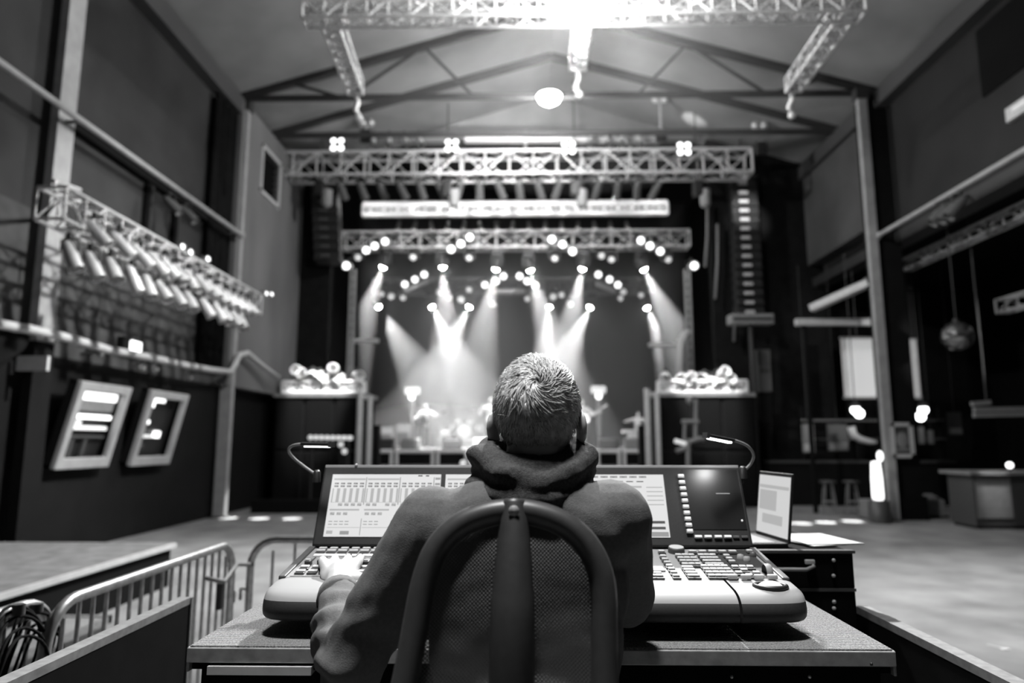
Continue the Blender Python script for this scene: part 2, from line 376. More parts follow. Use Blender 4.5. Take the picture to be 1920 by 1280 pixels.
# rope rail: pale soft-covered handrail sagging along the left wall and round the corner
xr = CL+.24; rp = [V((xr, 5.5, 3.08))]+[atx(px, py, xr) for px, py in ((0, 608), (55, 617), (110, 629), (150, 640), (205, 656), (255, 665), (300, 674), (350, 685), (395, 693), (432, 697))]
e = rp[-1]; rp += [e+V((.05, .12, .2)), e+V((.05, .3, .42)), V((xr+.05, e.y+.75, e.z+.52)), V((xr+.1, e.y+1.6, e.z+.3)), V((xr+.2, e.y+2.4, e.z+.1))]
t = thing('rope_rail', 'pale padded handrail sagging along the left wall below the par truss', 'handrail', rp[1])
MB().path(rp, .062, 10).build('rail', 'pale', t)
for i in (1, 3, 5, 7, 9): MB().tube(rp[i], V((XL, rp[i].y, rp[i].z-.06)), .03, 8).build('bracket', 'dark', t)
# small fixtures under the rope rail
for k, (px, py) in enumerate(((182, 668), (262, 694), (287, 697), (352, 712))):
    q = atx(px, py, xr-.1); t = thing('hook', '%s small hook from the near end hanging under the padded handrail' % ORD[k].capitalize(), 'hook', q, 'hooks under the handrail')
    MB().path([q+V((0, 0, .16)), q+V((0, 0, .05)), q+V((.03, 0, .0)), q+V((.07, 0, .03))], .018, 6).build('bend', 'mid', t); MB().ball(q+V((.07, 0, .04)), .03, 8, 6).build('tip', 'steelp', t)
q = atx(248, 650, XL+.1); t = thing('wall_light', 'small lit white box lamp on the left wall above the padded rail', 'lamp', q)
MB().span(q-V((.1, .3, .14)), q+V((.02, .3, .14))).build('housing', 'blackmatt', t); MB().box(q+V((.05, .02, 0)), (.06, .3, .2)).build('diffuser', 'e_tube', t, bevel=.02)
MB().box(q+V((.03, .55, -.08)), (.06, .3, .08)).build('cable_box', 'steelp', t)
# hanging chain sling at the far left edge
t = thing('hanging_drape', 'black swag of cloth at the left edge below the padded rail', 'drape', (XL+.3, 7.2, 3))
vs = []
for i in range(9):
    for j in range(9):
        y = 7.0+1.9*j/8; z = 3.05-(.15+1.9*(1-(j/8))**1.3)*(i/8); vs.append(V((XL+.35+.05*math.sin(j*2.1)*i/8, y, z)))
d = MB().add(vs, [(i*9+j, i*9+j+1, i*9+j+10, i*9+j+9) for i in range(8) for j in range(8)], True).build('cloth', 'blackcloth', t); so = d.modifiers.new('t', 'SOLIDIFY'); so.thickness = .015
# two tilted framed mirrors on the left wall, their reflections built as glowing bars
def framed_mirror(px4, label, rows):
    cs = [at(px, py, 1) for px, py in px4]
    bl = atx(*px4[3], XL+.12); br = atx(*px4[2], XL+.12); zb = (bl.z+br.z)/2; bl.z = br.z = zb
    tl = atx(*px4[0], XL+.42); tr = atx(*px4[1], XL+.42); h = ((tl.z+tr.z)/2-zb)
    y0, y1 = (bl.y+tl.y)/2, (br.y+tr.y)/2; hh = h; t = thing('wall_mirror', label, 'window', (XL, (y0+y1)/2, zb), 'framed mirrors on the left wall')
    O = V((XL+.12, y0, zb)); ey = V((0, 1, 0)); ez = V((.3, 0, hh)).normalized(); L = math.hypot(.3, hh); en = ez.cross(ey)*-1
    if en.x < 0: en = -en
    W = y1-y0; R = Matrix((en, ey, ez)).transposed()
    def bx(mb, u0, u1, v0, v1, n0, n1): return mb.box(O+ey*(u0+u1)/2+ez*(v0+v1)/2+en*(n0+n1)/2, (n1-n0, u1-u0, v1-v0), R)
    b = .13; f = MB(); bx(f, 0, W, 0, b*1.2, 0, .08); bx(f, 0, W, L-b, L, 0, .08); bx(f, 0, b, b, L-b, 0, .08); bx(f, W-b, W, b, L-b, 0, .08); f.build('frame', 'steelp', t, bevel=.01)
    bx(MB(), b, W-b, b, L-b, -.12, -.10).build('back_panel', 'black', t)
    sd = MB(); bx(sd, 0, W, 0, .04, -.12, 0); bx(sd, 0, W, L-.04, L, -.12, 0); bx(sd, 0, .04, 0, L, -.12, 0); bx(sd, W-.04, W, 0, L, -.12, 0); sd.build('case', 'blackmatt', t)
    for u0, u1, v0, v1, m in rows: bx(MB(), b+(W-2*b)*u0, b+(W-2*b)*u1, b+(L-2*b)*v0, b+(L-2*b)*v1, -.09, -.03).build('reflection_bar' if m[0] == 'e' or m == 'key_lit' else 'shelf', m, t)  # glowing and dark bars shaped as mirror reflections
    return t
framed_mirror(((133, 710), (230, 724), (206, 873), (106, 877)), 'nearer tilted framed mirror on the left wall, reflections shown by broad glowing bars', ((.02, .98, .86, .97, 'e_tube'), (.05, .95, .7, .85, 'mid'), (.02, .98, .58, .64, 'e_tube'), (.05, .3, .47, .55, 'key_lit'), (.03, .95, .42, .47, 'e_dim'), (.05, .95, .3, .33, 'dark'), (.2, .26, .03, .28, 'dark'), (.5, .56, .03, .28, 'dark')))
framed_mirror(((268, 728), (339, 737), (321, 868), (248, 871)), 'farther tilted framed mirror on the left wall, few reflections shown by glowing bars', ((.05, .25, .83, .97, 'e_tube'), (.3, .55, .92, .98, 'e_tube'), (.02, .25, .55, .61, 'e_tube'), (.06, .2, .63, .82, 'mid'), (.55, .7, .32, .43, 'e_tube'), (.05, .45, .32, .36, 'e_dim'), (.05, .3, .15, .2, 'dark')))
# ------------------------------------------------------------------ lights the hall has
KEY = at(1088, 22, 9.0)
kl = thing('blinder_lamp', 'bright lamp on the middle of the overhead truss at the top edge', 'lamp', KEY+V((0, -.3, .5)))
MB().box(KEY+V((0, -.35, .33)), (.5, .3, .3)).build('housing', 'black', kl, bevel=.02)
MB().box(KEY+V((0, -.19, .33)), (.42, .03, .22)).build('lens', 'e_hot', kl)
MB().tube(KEY+V((0, -.35, .45)), KEY+V((0, -.35, 3.1)), .02, 6).build('hanger', 'darksteel', kl)
bowl = at(1030, 183, 15.05)
bl = thing('bowl_lamp', 'glowing white bowl lamp under the middle of the roof truss', 'lamp', bowl)
MB().lathe([(0, -.16), (.13, -.15), (.24, -.08), (.29, .02), (.27, .05), (0, .06)], 20, bowl).build('bowl', 'e_lamp', bl)
MB().tube(bowl+V((0, 0, .05)), bowl+V((0, .12, .2)), .05, 8).build('stem', 'darksteel', bl)
# ================================================================== LIGHTING FIXTURES (one of each kind, then copies)
def make_par(name, m, lens=None, L=.34, r=.105):
    t = thing(name, None, None, (0, 0, 0)); org = V((0, 0, 0))
    MB().box((0, 0, -.02), (.05, .09, .07)).build('clamp', 'darksteel', t)
    MB().path([V((-r-.02, 0, -.2)), V((-r-.02, 0, -.06)), V((-r*.6, 0, -.045)), V((r*.6, 0, -.045)), V((r+.02, 0, -.06)), V((r+.02, 0, -.2))], .012, 6).build('yoke', 'darksteel', t)
    b = MB().lathe([(0, .16), (r*.55, .15), (r*.75, .08), (r*.8, 0), (r*.95, -.05), (r*.95, -L+.06), (r*1.0, -L+.03), (r*1.12, -L), (r*1.0, -L+.005), (r*.85, -L+.03), (r*.82, -.06), (0, -.05)], 18).build('can', m, t)
    b.location = (0, 0, -.2)
    if lens: MB().lathe([(0, -L+.035), (r*.6, -L+.03), (r*.93, -L+.05)], 18).build('lens', lens, b)
    return t
def make_mover(name, lens):
    t = thing(name, None, None, (0, 0, 0))
    MB().box((0, 0, -.09), (.36, .26, .16)).build('base', 'black', t, bevel=.02)
    y = MB(); y.box((-.19, 0, -.34), (.05, .14, .36)); y.box((.19, 0, -.34), (.05, .14, .36)); y.box((0, 0, -.19), (.42, .16, .05)); y.build('yoke', 'dark', t, bevel=.015)
    h = MB().lathe([(0, .2), (.1, .19), (.14, .12), (.15, 0), (.14, -.12), (.13, -.2), (.115, -.205), (0, -.19)], 18).build('head', 'dark', t); h.location = (0, 0, -.42)
    MB().lathe([(0, -.285), (.045, -.275), (.085, -.245), (.112, -.203)], 18).build('lens', lens, h)
    return t
PROTO = {}
def place(kind, maker, loc, label, cat, group, aim=(0, 0, -1), scale=1.0):
    if kind not in PROTO: o = PROTO[kind] = maker()
    else: o = copy_tree(PROTO[kind])
    o.location = loc; o.scale = (scale,)*3
    tag(o, label, cat, group)
    for ch in o.children:
        if ch.name.split('.')[0] in ('can', 'head'): ch.rotation_euler = aimrot(aim)
    return o
par_silver = lambda: make_par('par_can', 'alu', None, .26, .085)
par_dark = lambda: make_par('par_can', 'parbody')
par_lit = lambda: make_par('par_can', 'alu', 'e_lens')
par_dim = lambda: make_par('par_can', 'mid', 'e_dim')
mv_hot = lambda: make_mover('moving_head', 'e_hot')
mv_dim = lambda: make_mover('moving_head', 'e_dim')
mv_lit = lambda: make_mover('moving_head', 'e_lens')
# --- truss with par cans along the left wall
xt = -5.75; zt = 4.52
truss('square aluminium truss full of silver par cans along the left wall', (xt, 7.85, zt), (xt, 14.1, zt), .36, .4, 16)
t = thing('truss_bracket', 'short ladder bracket above the near end of the left par truss', 'bracket', at(125, 358, 8.3))
for k, (px, py) in enumerate(((125, 347), (125, 370))):
    p = at(px-25, py-8, 8.2); q = at(px+25, py+9, 8.6); MB().tube(p, q, .03, 8).build('bar', 'alu', t)
MB().tube(at(104, 339, 8.2), at(104, 362, 8.2), .02, 6).tube(at(148, 356, 8.6), at(148, 379, 8.6), .02, 6).build('rung', 'alu', t); MB().tube(at(116, 360, 8.3), (CL, 9.15, at(116, 360, 8.3).z), .03, 8).build('arm', 'darksteel', t)
low = [(147, 470), (187, 490), (225, 500), (264, 520), (292, 534), (316, 543), (345, 556), (369, 565), (398, 578), (422, 588), (436, 594), (452, 600), (466, 607)]
upp = [(186, 428), (232, 452), (268, 474), (298, 490), (318, 497), (338, 510), (360, 522), (382, 531), (400, 541), (416, 552), (432, 560), (446, 567), (459, 573), (472, 578)]
random.seed(3)
for k, (px, py) in enumerate(low):
    p = atx(px-14, py-30, xt+.32); p.z = min(p.z, zt-.27)
    place('silver', par_silver, p, 'silver can in the lower row of the left truss, %s from the near end' % ORD[k], 'stage light', 'par cans on the left truss', (.5+random.uniform(-.15, .15), -.05+random.uniform(-.2, .25), -.85))
for k, (px, py) in enumerate(upp):
    p = atx(px-6, py-26, xt+.26)
    place('silver', par_silver, p, 'silver can in the upper row inside the left truss, %s from the near end' % ORD[k], 'stage light', 'par cans on the left truss', (.6+random.uniform(-.12, .1), .15+random.uniform(-.2, .25), -.8))
for k, (px, py) in enumerate(((330, 478), (345, 488), (378, 500), (490, 562), (500, 563))):
    p = atx(px, py, xt+.1); t = place('lit', par_lit, p+V((0, 0, .2)), 'small lit lamp on top of the left par truss, %s from the near end' % ORD[k], 'stage light', 'lamps on top of the left truss', (.9, -.3, .1), .42)
for k, (px, py) in enumerate(((318, 372), (348, 390))):
    place('dark', par_dark, atx(px, py, xp)+V((0, 0, .1)), ('dark', 'pale')[k]+' little spotlight clamped under the upper left pipe, the '+('nearer', 'farther')[k]+' one', 'stage light', 'spotlights on the left pipe', (.5, .1, -.5), .8)
# --- overhead E-shaped truss above the desk
ZT = 8.05
yA = 9.45; eL, eC, eR = atz(655, 165, ZT), atz(1083, 118, ZT), atz(1492, 160, ZT)
truss('wide overhead aluminium truss crossing the top edge', (atz(566, 15, ZT).x, yA, ZT), (atz(1614, 15, ZT).x, yA, ZT), .28, .28, 26, None, .026)
for nm, xx, ee in (('left', atz(630, 60, ZT).x, eL), ('middle', .92, eC), ('right', atz(1556, 60, ZT).x, eR)):
    truss('short overhead truss arm pointing to the stage, %s of the three' % nm, (xx, yA+.17, ZT), (ee.x*.5+xx*.5, ee.y, ZT), .26, .26, 8, 'overhead truss arms', .026)
    t = thing('chain_hook', 'silver sling hanging from the end of the %s overhead truss arm' % nm, 'hook', (ee.x*.5+xx*.5, ee.y, ZT-.15), 'slings on the truss arms')
    p = V((ee.x*.5+xx*.5, ee.y+.06, ZT-.08)); MB().path([p, p+V((.02, .06, -.14)), p+V((-.03, .1, -.26)), p+V((.03, .14, -.36))], .045, 8).build('sling', 'alu', t); MB().ball(p+V((.03, .14, -.4)), .07, 10, 8).build('shackle', 'alu', t)
for nm, x in (('left', atz(690, 15, ZT).x), ('right', atz(1510, 15, ZT).x)):
    t = thing('truss_hanger', 'thin steel wire holding up the %s end of the wide overhead truss' % nm, 'wire', (x, yA, ZT+.14), 'truss wires'); MB().tube((x, yA, ZT+.1), (x, yA, roofz(x)), .012, 6).build('wire', 'darksteel', t)
    MB().box((x, yA, ZT+.16), (.06, .32, .05)).build('clamp', 'alu', t)
# --- big front truss
Y2 = 18.3; a2, b2 = at(512, 310, Y2), at(1404, 313, Y2); z2 = (a2.z+b2.z)/2
truss('deep front lighting truss hung across the hall before the stage', (a2.x, Y2, z2), (b2.x, Y2, z2), .62, .66, 20, None, .048)
for k, (px, py) in enumerate(((600, 360), (838, 360), (1078, 360), (1308, 360))):
    p = at(px, py, Y2); t = thing('chain_hoist', 'dark chain hoist under the deep front truss, %s from the left' % ORD[k], 'hoist', p, 'chain hoists of the front truss')
    MB().box(p+V((0, 0, .1)), (.26, .3, .42)).build('motor', 'black', t, bevel=.04); MB().lathe([(.16, .1), (.15, -.3), (.1, -.38), (0, -.4)], 12, p+V((.2, 0, -.05))).build('chain_bag', 'mid', t)
    MB().tube(p+V((0, 0, .3)), V((p.x, Y2, roofz(p.x))), .02, 6).build('chain', 'darksteel', t)
def blinder(px, py, label):
    p = at(px, py, Y2-.36); t = thing('blinder_light', label, 'stage light', p, 'four-lamp blinders')
    MB().box(p+V((0, .07, 0)), (.42, .1, .42)).build('housing', 'black', t, bevel=.02)
    for i in (-1, 1):
        for j in (-1, 1): MB().lathe([(0, 0), (.07, .0), (.08, .02), (.085, .06)], 16, p+V((i*.105, 0, j*.105)), Matrix.Rotation(-math.pi/2, 3, 'X')).build('lamp', 'e_lens', t)
    MB().box(p+V((0, .2, -.1)), (.06, .3, .06)).build('bracket', 'darksteel', t)
for px, py, l in ((632, 270, 'four-lamp blinder near the left end of the deep front truss'), (847, 272, 'four-lamp blinder left of the middle of the deep front truss'), (1066, 276, 'four-lamp blinder right of the middle of the deep front truss'), (1283, 278, 'four-lamp blinder near the right end of the deep front truss')): blinder(px, py, l)
random.seed(5)
for k in range(17):
    px = 640+k*37; p = at(px, 337, Y2+.1*(k % 3))
    place('dark', par_dark, p, 'dim grey par can hanging under the deep front truss, %s from the left' % ORD[k], 'stage light', 'par cans under the front truss', (random.uniform(-.3, .3), .7, -.5), 1.1)
for k, px in enumerate((700, 730, 758, 786, 1108, 1136, 1166, 1196)):
    place('silver', par_silver, at(px, 250+6, Y2+.1)+V((0, 0, .15)), 'silver par can on top of the deep front truss, %s from the left' % ORD[k], 'stage light', 'par cans on top of the front truss', (random.uniform(-.2, .5), -.2, -.8), 1.0)
# wires and hoists from the roof down to the front truss
for k, (px, y0, y1) in enumerate(((686, 180, 262), (1240, 180, 262), (1427, 200, 285))):
    q = at(px, y1, Y2-.5); p = V((q.x, q.y, roofz(q.x)-.2)); t = thing('hoist_chain', ('left', 'middle', 'right')[k]+'most steel chain from the roof truss down to the front truss' if k != 1 else 'middle steel chain between roof truss and front truss, above the right blinder', 'chain', q, 'roof hoist chains')
    MB().tube(p, q, .035, 8).build('chain', 'steelp', t); MB().ball(p+V((-.12, 0, .05)), .11, 12, 8).ball(p+V((.12, 0, .05)), .11, 12, 8).build('beam_clamp', 'alu', t); MB().box(q+V((0, 0, .1)), (.3, .2, .35)).build('hoist', 'black', t, bevel=.03)
# bright straight pipe truss above and behind the front truss
t = thing('pipe_batten', 'bright straight aluminium tube above the deep front truss', 'pipe', at(1060, 260, 19.0)); MB().tube(at(872, 261, 19.0), at(1235, 262, 19.0), .13, 12).build('tube', 'alu', t)
for px in (985, 1075, 1180): MB().tube(at(px, 245, 19.0), at(px, 285, 19.0), .05, 8).build('coupler', 'alu', t)
# --- second truss: twin bright bars
Y3 = 20.8; p, q = at(682, 390, Y3), at(1250, 392, Y3); zz = (p.z+q.z)/2
t3 = truss('flat truss of two bright horizontal bars behind the front truss', (p.x, Y3, zz), (q.x, Y3, zz), .03, .35, 22, None, .088)
# --- third truss across the stage opening
Y4 = 22.6; p, q = at(646, 450, Y4), at(1290, 453, Y4); z4 = (p.z+q.z)/2
truss('aluminium truss across the top of the stage carrying the upper row of beam lights', (p.x, Y4, z4), (q.x, Y4, z4), .5, .55, 18, None, .04)
for k in range(15):
    px = 748+k*30.5; place('silver', par_silver, at(px, 412, Y4-.1), 'silver can light on top of the upper stage truss, %s from the left' % ORD[k], 'stage light', 'can lights on top of the upper stage truss', (random.uniform(-.2, .2), -.15, -1), .95)
def beams(spots, Y, tyoff, row, energy, ang):
    for k, (px, py, tx, ty) in enumerate(spots):
        p = at(px, py, Y); a = at(tx, ty, Y+tyoff); d = (a-p).normalized()
        place('hot', mv_hot, p+V((0, 0, .42))-d*.2, 'moving head throwing a beam, %s from the left in the %s row' % (ORD[k], row), 'stage light', 'beam lights over the stage', d)
        lamp('beam_spot', 'SPOT', p+d*.13, energy, .06, a, ang, .25)
UP = [(718, 500, 664, 650), (830, 500, 843, 690), (930, 504, 892, 690), (994, 506, 1040, 660), (1092, 503, 1052, 690), (1207, 504, 1285, 660)]
LO = [(710, 575, 785, 700), (810, 575, 862, 680), (880, 575, 826, 680), (1030, 575, 1020, 700), (1106, 576, 1048, 690), (1213, 577, 1258, 680)]
beams(UP, Y4, .5, 'upper', 1.0, 30); beams(LO, 27.6, -1.0, 'lower', 1.0, 30)
dots = [(727, 452), (708, 460), (689, 468), (885, 444), (868, 456), (850, 466), (1035, 448), (1053, 457), (1075, 470), (1197, 450), (1216, 460), (1235, 470)]
for k, (px, py) in enumerate(sorted(dots)):
    place('lit', par_lit, at(px, py, Y4-.45)+V((0, 0, .2)), 'lit par can on the face of the upper stage truss, %s from the left' % ORD[k], 'stage light', 'lit par cans on the upper stage truss', (random.uniform(-.15, .15), -1, -.25), 1.15)
for k, (px, py) in enumerate(((672, 483), (776, 483), (881, 484), (1040, 485), (1126, 480), (1147, 487), (1250, 487))):
    place('dimh', mv_dim, at(px, py, Y4)+V((0, 0, .42)), 'faintly lit moving head under the upper stage truss, %s from the left' % ORD[k], 'stage light', 'faint moving heads under the upper truss', (random.uniform(-.2, .2), -1, -.5), .9)
# --- rear truss
Y5 = 28.0; p, q = at(702, 536, Y5), at(1222, 538, Y5); z5 = (p.z+q.z)/2
truss('dim truss at the rear of the stage carrying the lower row of beam lights', (p.x, Y5, z5), (q.x, Y5, z5), .5, .6, 18, None, .04, m='mid')
for k, (x0, y0, x1, y1) in enumerate(((757, 546, 803, 526), (1117, 530, 1155, 546), (926, 546, 985, 545))):
    a, b = at(x0, y0, Y5-.6), at(x1, y1, Y5-.6); t = thing('light_bar', ('sloping bar under three lit cans, left of the rear truss', 'sloping bar under three lit cans, right of the rear truss', 'level bright bar in the middle of the rear truss')[k], 'bar', (a+b)/2)
    MB().tube(a, b, .1, 10).build('tube', 'alu', t); MB().tube((a+b)/2, (a+b)/2+V((0, .5, .1)), .04, 8).build('arm', 'darksteel', t)
d5 = [(764, 530), (780, 521), (797, 512), (912, 531), (930, 524), (945, 515), (974, 515), (990, 524), (1005, 532), (1121, 512), (1139, 521), (1157, 531)]
for k, (px, py) in enumerate(d5):
    place('lit', par_lit, at(px, py, Y5-.5)+V((0, 0, .2)), 'lit par can in the sloping trios on the rear truss, %s from the left' % ORD[k], 'stage light', 'lit par cans on the rear truss', (random.uniform(-.1, .1), -1, -.25), 1.3)
d6 = [(718, 553), (735, 546), (757, 560), (826, 539), (845, 560), (865, 552), (880, 545), (925, 561), (988, 562), (1036, 547), (1051, 555), (1069, 561), (1160, 561), (1168, 538), (1200, 555)]
for k, (px, py) in enumerate(d6):
    place('dimh' if k % 2 else 'dimp', mv_dim if k % 2 else par_dim, at(px, py, Y5-.3)+V((0, 0, .3)), 'faintly lit lamp along the underside of the rear truss, %s from the left' % ORD[k], 'stage light', 'faint lamps on the rear truss', (random.uniform(-.1, .1), -1, -.3), 1.15)
# pools of light on the hall floor come from six unseen narrow spots added at the deep front truss
for k, (px, py) in enumerate(((428, 971), (486, 972), (548, 972), (1502, 981), (1548, 979), (1598, 977))):
    g = atz(px, py, 0); s = V((g.x*.8, Y2-.5, z2-.45))
    lamp('floor_spot', 'SPOT', s, 1.0, .03, g, 2.6, .25)
# ================================================================== THE STAGE
SZF = 1.42; SF = 22.3
st = thing('stage', 'raised black stage across the far end of the hall', 'stage', (0, SF, 0))
MB().span((-7.6, SF, SZF-.12), (7.4, BY-.05, SZF)).build('deck', 'deckcarpet', st); MB().span((-7.6, SF+.05, 0), (7.4, SF+.12, SZF-.12)).build('skirt', 'blackcloth', st)
# crowd barricade sections in front of the stage
for k, (x0, x1) in enumerate(((690, 738), (740, 815), (817, 878), (880, 935), (1118, 1165), (1167, 1208))):
    Yb = 21.3; a, b = at(x0+1, 846, Yb), at(x1-1, 846, Yb); t = thing('stage_barricade', 'pale steel barricade section in front of the stage, %s from the left' % ORD[k], 'barrier', (a.x, Yb, 0), 'barricade in front of the stage')
    zt_ = a.z; f = MB(); f.tube((a.x, Yb, zt_), (b.x, Yb, zt_), .06, 8); f.build('top_rail', 'white', t)
    for xx in (a.x+.05, b.x-.05): MB().tube((xx, Yb, 0), (xx, Yb, zt_), .05, 8).build('post', 'white', t); 
    MB().span((a.x+.06, Yb+.03, .02), (b.x-.06, Yb+.06, .95)).build('panel', 'mid', t); MB().span((a.x, Yb-.5, .0), (b.x, Yb-.03, .03)).build('foot_plate', 'alu', t)
# stage wings: black skirted speaker towers with a crown of lamps on top
def wing(x0, x1, side, lampx):
    Yw = 17.9; zt2 = at(600, 737, Yw).z; t = thing('speaker_wing', 'tall black speaker wing on the %s of the stage with lamps on top' % side, 'speaker', ((x0+x1)/2, Yw, 0))
    n = 3; w = (x1-x0)/n
    for k in range(n):
        for j in range(2):
            c = MB(); z0 = .02+j*(zt2-.1)/2; z1 = z0+(zt2-.1)/2-.02
            c.span((x0+k*w+.01, Yw, z0), (x0+(k+1)*w-.01, Yw+1.3, z1)); cb = c.build('cabinet', 'wallblack', t, bevel=.02)
            MB().span((x0+k*w+.06, Yw-.02, z0+.05), (x0+(k+1)*w-.06, Yw-.002, z1-.05)).build('grille', 'blackmatt', cb)
    MB().span((x0-.05, Yw-.05, zt2-.1), (x1+.05, Yw+1.4, zt2)).build('top_board', 'mid', t)
    truss('low white truss lying along the top of the %s speaker wing' % side, (x0+.1, Yw+.3, zt2+.17), (x1-.1, Yw+.3, zt2+.17), .3, .28, 9, None, .05, m='white')
    for k, (px, py) in enumerate(lampx):
        p = at(px, py, Yw+.35); place('litw', lambda: make_par('par_can', 'white', None, .3, .13), V((p.x, p.y, max(p.z, zt2+.4))), 'white lamp standing on the %s speaker wing, %s from the left' % (side, ORD[k]), 'stage light', 'white lamps on the %s wing' % side, (random.uniform(-.4, .4), -.6, random.uniform(-.5, .3)), 1.0)
    return zt2
xa, xb = at(518, 735, 17.9).x, at(684, 735, 17.9).x; wz = wing(xa, xb, 'left', ((558, 688), (574, 694), (587, 688), (600, 690), (613, 696), (625, 686), (638, 696), (668, 690)))
xc, xd = at(1232, 735, 17.9).x, at(1412, 735, 17.9).x; wing(xc, xd, 'right', ((1246, 690), (1270, 702), (1285, 696), (1302, 700), (1320, 694), (1335, 700), (1350, 690), (1362, 702)))
lamp('wing_fill', 'SPOT', ((xa+xb)/2+1.2, 15.6, z2-.3), 1, .1, ((xa+xb)/2, 18.1, wz+.3), 17, .5); lamp('wing_fill', 'SPOT', ((xc+xd)/2-1.2, 15.6, z2-.3), 1, .1, ((xc+xd)/2, 18.1, wz+.3), 17, .5)  # unseen spots added to light up the wing tops
# pale upright rails at the inner edges of the wings
for side, px, y0, y1 in (('left', 681, 735, 795), ('right', 1222, 728, 800)):
    a, b = at(px, y1, 17.7), at(px, y0, 17.7); t = thing('edge_rail', 'pale upright rail beside the %s speaker wing' % side, 'rail', (a.x, 17.7, 0)); MB().tube((a.x-.1, 17.7, 0), (a.x-.1, 17.7, b.z), .08, 10).tube((a.x+.16, 17.7, 0), (a.x+.16, 17.7, b.z-.1), .07, 10).build('post', 'pale', t); MB().tube((a.x-.1, 17.7, b.z-.15), (a.x+.16, 17.7, b.z-.15), .05, 8).build('crossbar', 'pale', t)
# monitor speakers black at the stage corners
for side, px in (('left', 692), ('right', 1218)):
    p = at(px, 856, 20.3); q = at(px, 797, 20.3); t = thing('corner_speaker', 'upright black speaker at the %s front corner of the stage' % side, 'speaker', (p.x, 20.3, 0)); MB().span((p.x-.3, 20.1, 0), (p.x+.3, 20.5, q.z)).build('cabinet', 'wallblack', t, bevel=.02); MB().span((p.x-.25, 20.08, .2), (p.x+.25, 20.1, q.z-.06)).build('grille', 'blackmatt', t)
# side towers beside the opening
def tower(px, side):
    b = at(px, 715, 21.2); tp = at(px, 505, 21.2); t = thing('side_tower', 'slim upright light tower at the %s edge of the stage opening' % side, 'tower', (b.x, 21.2, 0))
    for dx, dy in ((-.07, -.07), (.07, -.07), (.07, .07), (-.07, .07)): MB().tube((b.x+dx, 21.2+dy, 0), (b.x+dx, 21.2+dy, tp.z), .025, 6).build('chord', 'steelp', t)
    l = MB(); z = .2; k = 0
    while z < tp.z-.3:
        s = 1 if k % 2 else -1
        for dy in (-.07, .07): l.tube((b.x-.07*s, 21.2+dy, z), (b.x+.07*s, 21.2+dy, z+.25), .015, 5, caps=False)
        z += .25; k += 1
    l.build('lacing', 'steelp', t); MB().box((b.x, 21.2, .02), (.6, .6, .04)).build('base_plate', 'darksteel', t)
    place('lit', par_lit, at(px, 497, 21.1)+V((0, 0, .2)), 'lit par can on top of the %s side tower' % side, 'stage light', None, (0, -1, -.2), 1.2)
tower(655, 'left'); tower(1296, 'right')
for side, x0, x1, y in (('left', 660, 710, 639), ('right', 1216, 1262, 647)):
    a, b = at(x0, y, 21.4), at(x1, y, 21.4); t = thing('boom_pipe', 'pale horizontal boom pipe beside the %s side tower' % side, 'pipe', a); MB().tube(a, b, .07, 10).build('tube', 'pale', t)
    e = a if side == 'left' else b; ex = at(655, 639, 21.2).x if side == 'left' else at(1280, 647, 21.2).x
    MB().tube((ex, 21.4, 1.42), (ex, 21.4, a.z+.1), .1, 10).tube((e.x, 21.4, a.z), (ex, 21.4, a.z), .05, 8).build('upright', 'pale', t)
t = thing('bent_post', 'pale post with bent top at the right edge of the stage', 'post', at(1275, 720, 20.6)); MB().path([at(1275, 730, 20.6), at(1275, 660, 20.6), at(1277, 640, 20.6), at(1284, 628, 20.6), at(1292, 622, 20.6)], .13, 10).build('tube', 'pale', t)
# line arrays
def line_array(px0, y0, px1, y1, n, side, lit):
    Ya = 18.9; a, b = at(px0, y0, Ya), at(px1, y1, Ya); t = thing('line_array', 'hanging line array of black loudspeakers %s of the stage' % side, 'speaker', a+V((0, 0, .3)))
    MB().tube(a+V((0, .2, .2)), V((a.x, Ya+.2, roofz(a.x))), .03, 6).build('chain', 'darksteel', t); MB().box(a+V((0, .2, .22)), (.7, .6, .08)).build('bumper', 'darksteel', t)
    for k in range(n):
        f = k/(n-1); p = a+(b-a)*f; R = Matrix.Rotation(-.03*k, 3, 'X'); cb = MB().box(p+V((0, .25, 0)), (.75, .45, (a.z-b.z)/(n-1)*.93), R).build('cabinet', 'black', t, bevel=.015)
        MB().box(p+V((-.05, 0, .02)), (.26, .05, .09), R).build('waveguide', 'alu' if lit else 'dark', cb, bevel=.02)
line_array(1396, 345, 1410, 586, 15, 'right', True); line_array(606, 345, 612, 480, 9, 'left', False)
lamp('array_spot', 'SPOT', (5.2, 15.3, 8.9), 1, .05, (6.4, 19, 8.2), 18, .8)
for k, (px, y0, y1) in enumerate(((1380, 400, 640), (1326, 380, 500), (1345, 420, 560))):
    a, b = at(px, y0, 19.3), at(px-4, y1, 19.3); t = thing('cable_drop', 'thin grey cable hanging beside the right line array, %s from the right' % ORD[(0, 2, 1)[k]], 'cable', a, 'cables right of the stage'); MB().path([a, (a+b)/2+V((.03, 0, 0)), b], .035, 6).build('cable', 'mid', t)
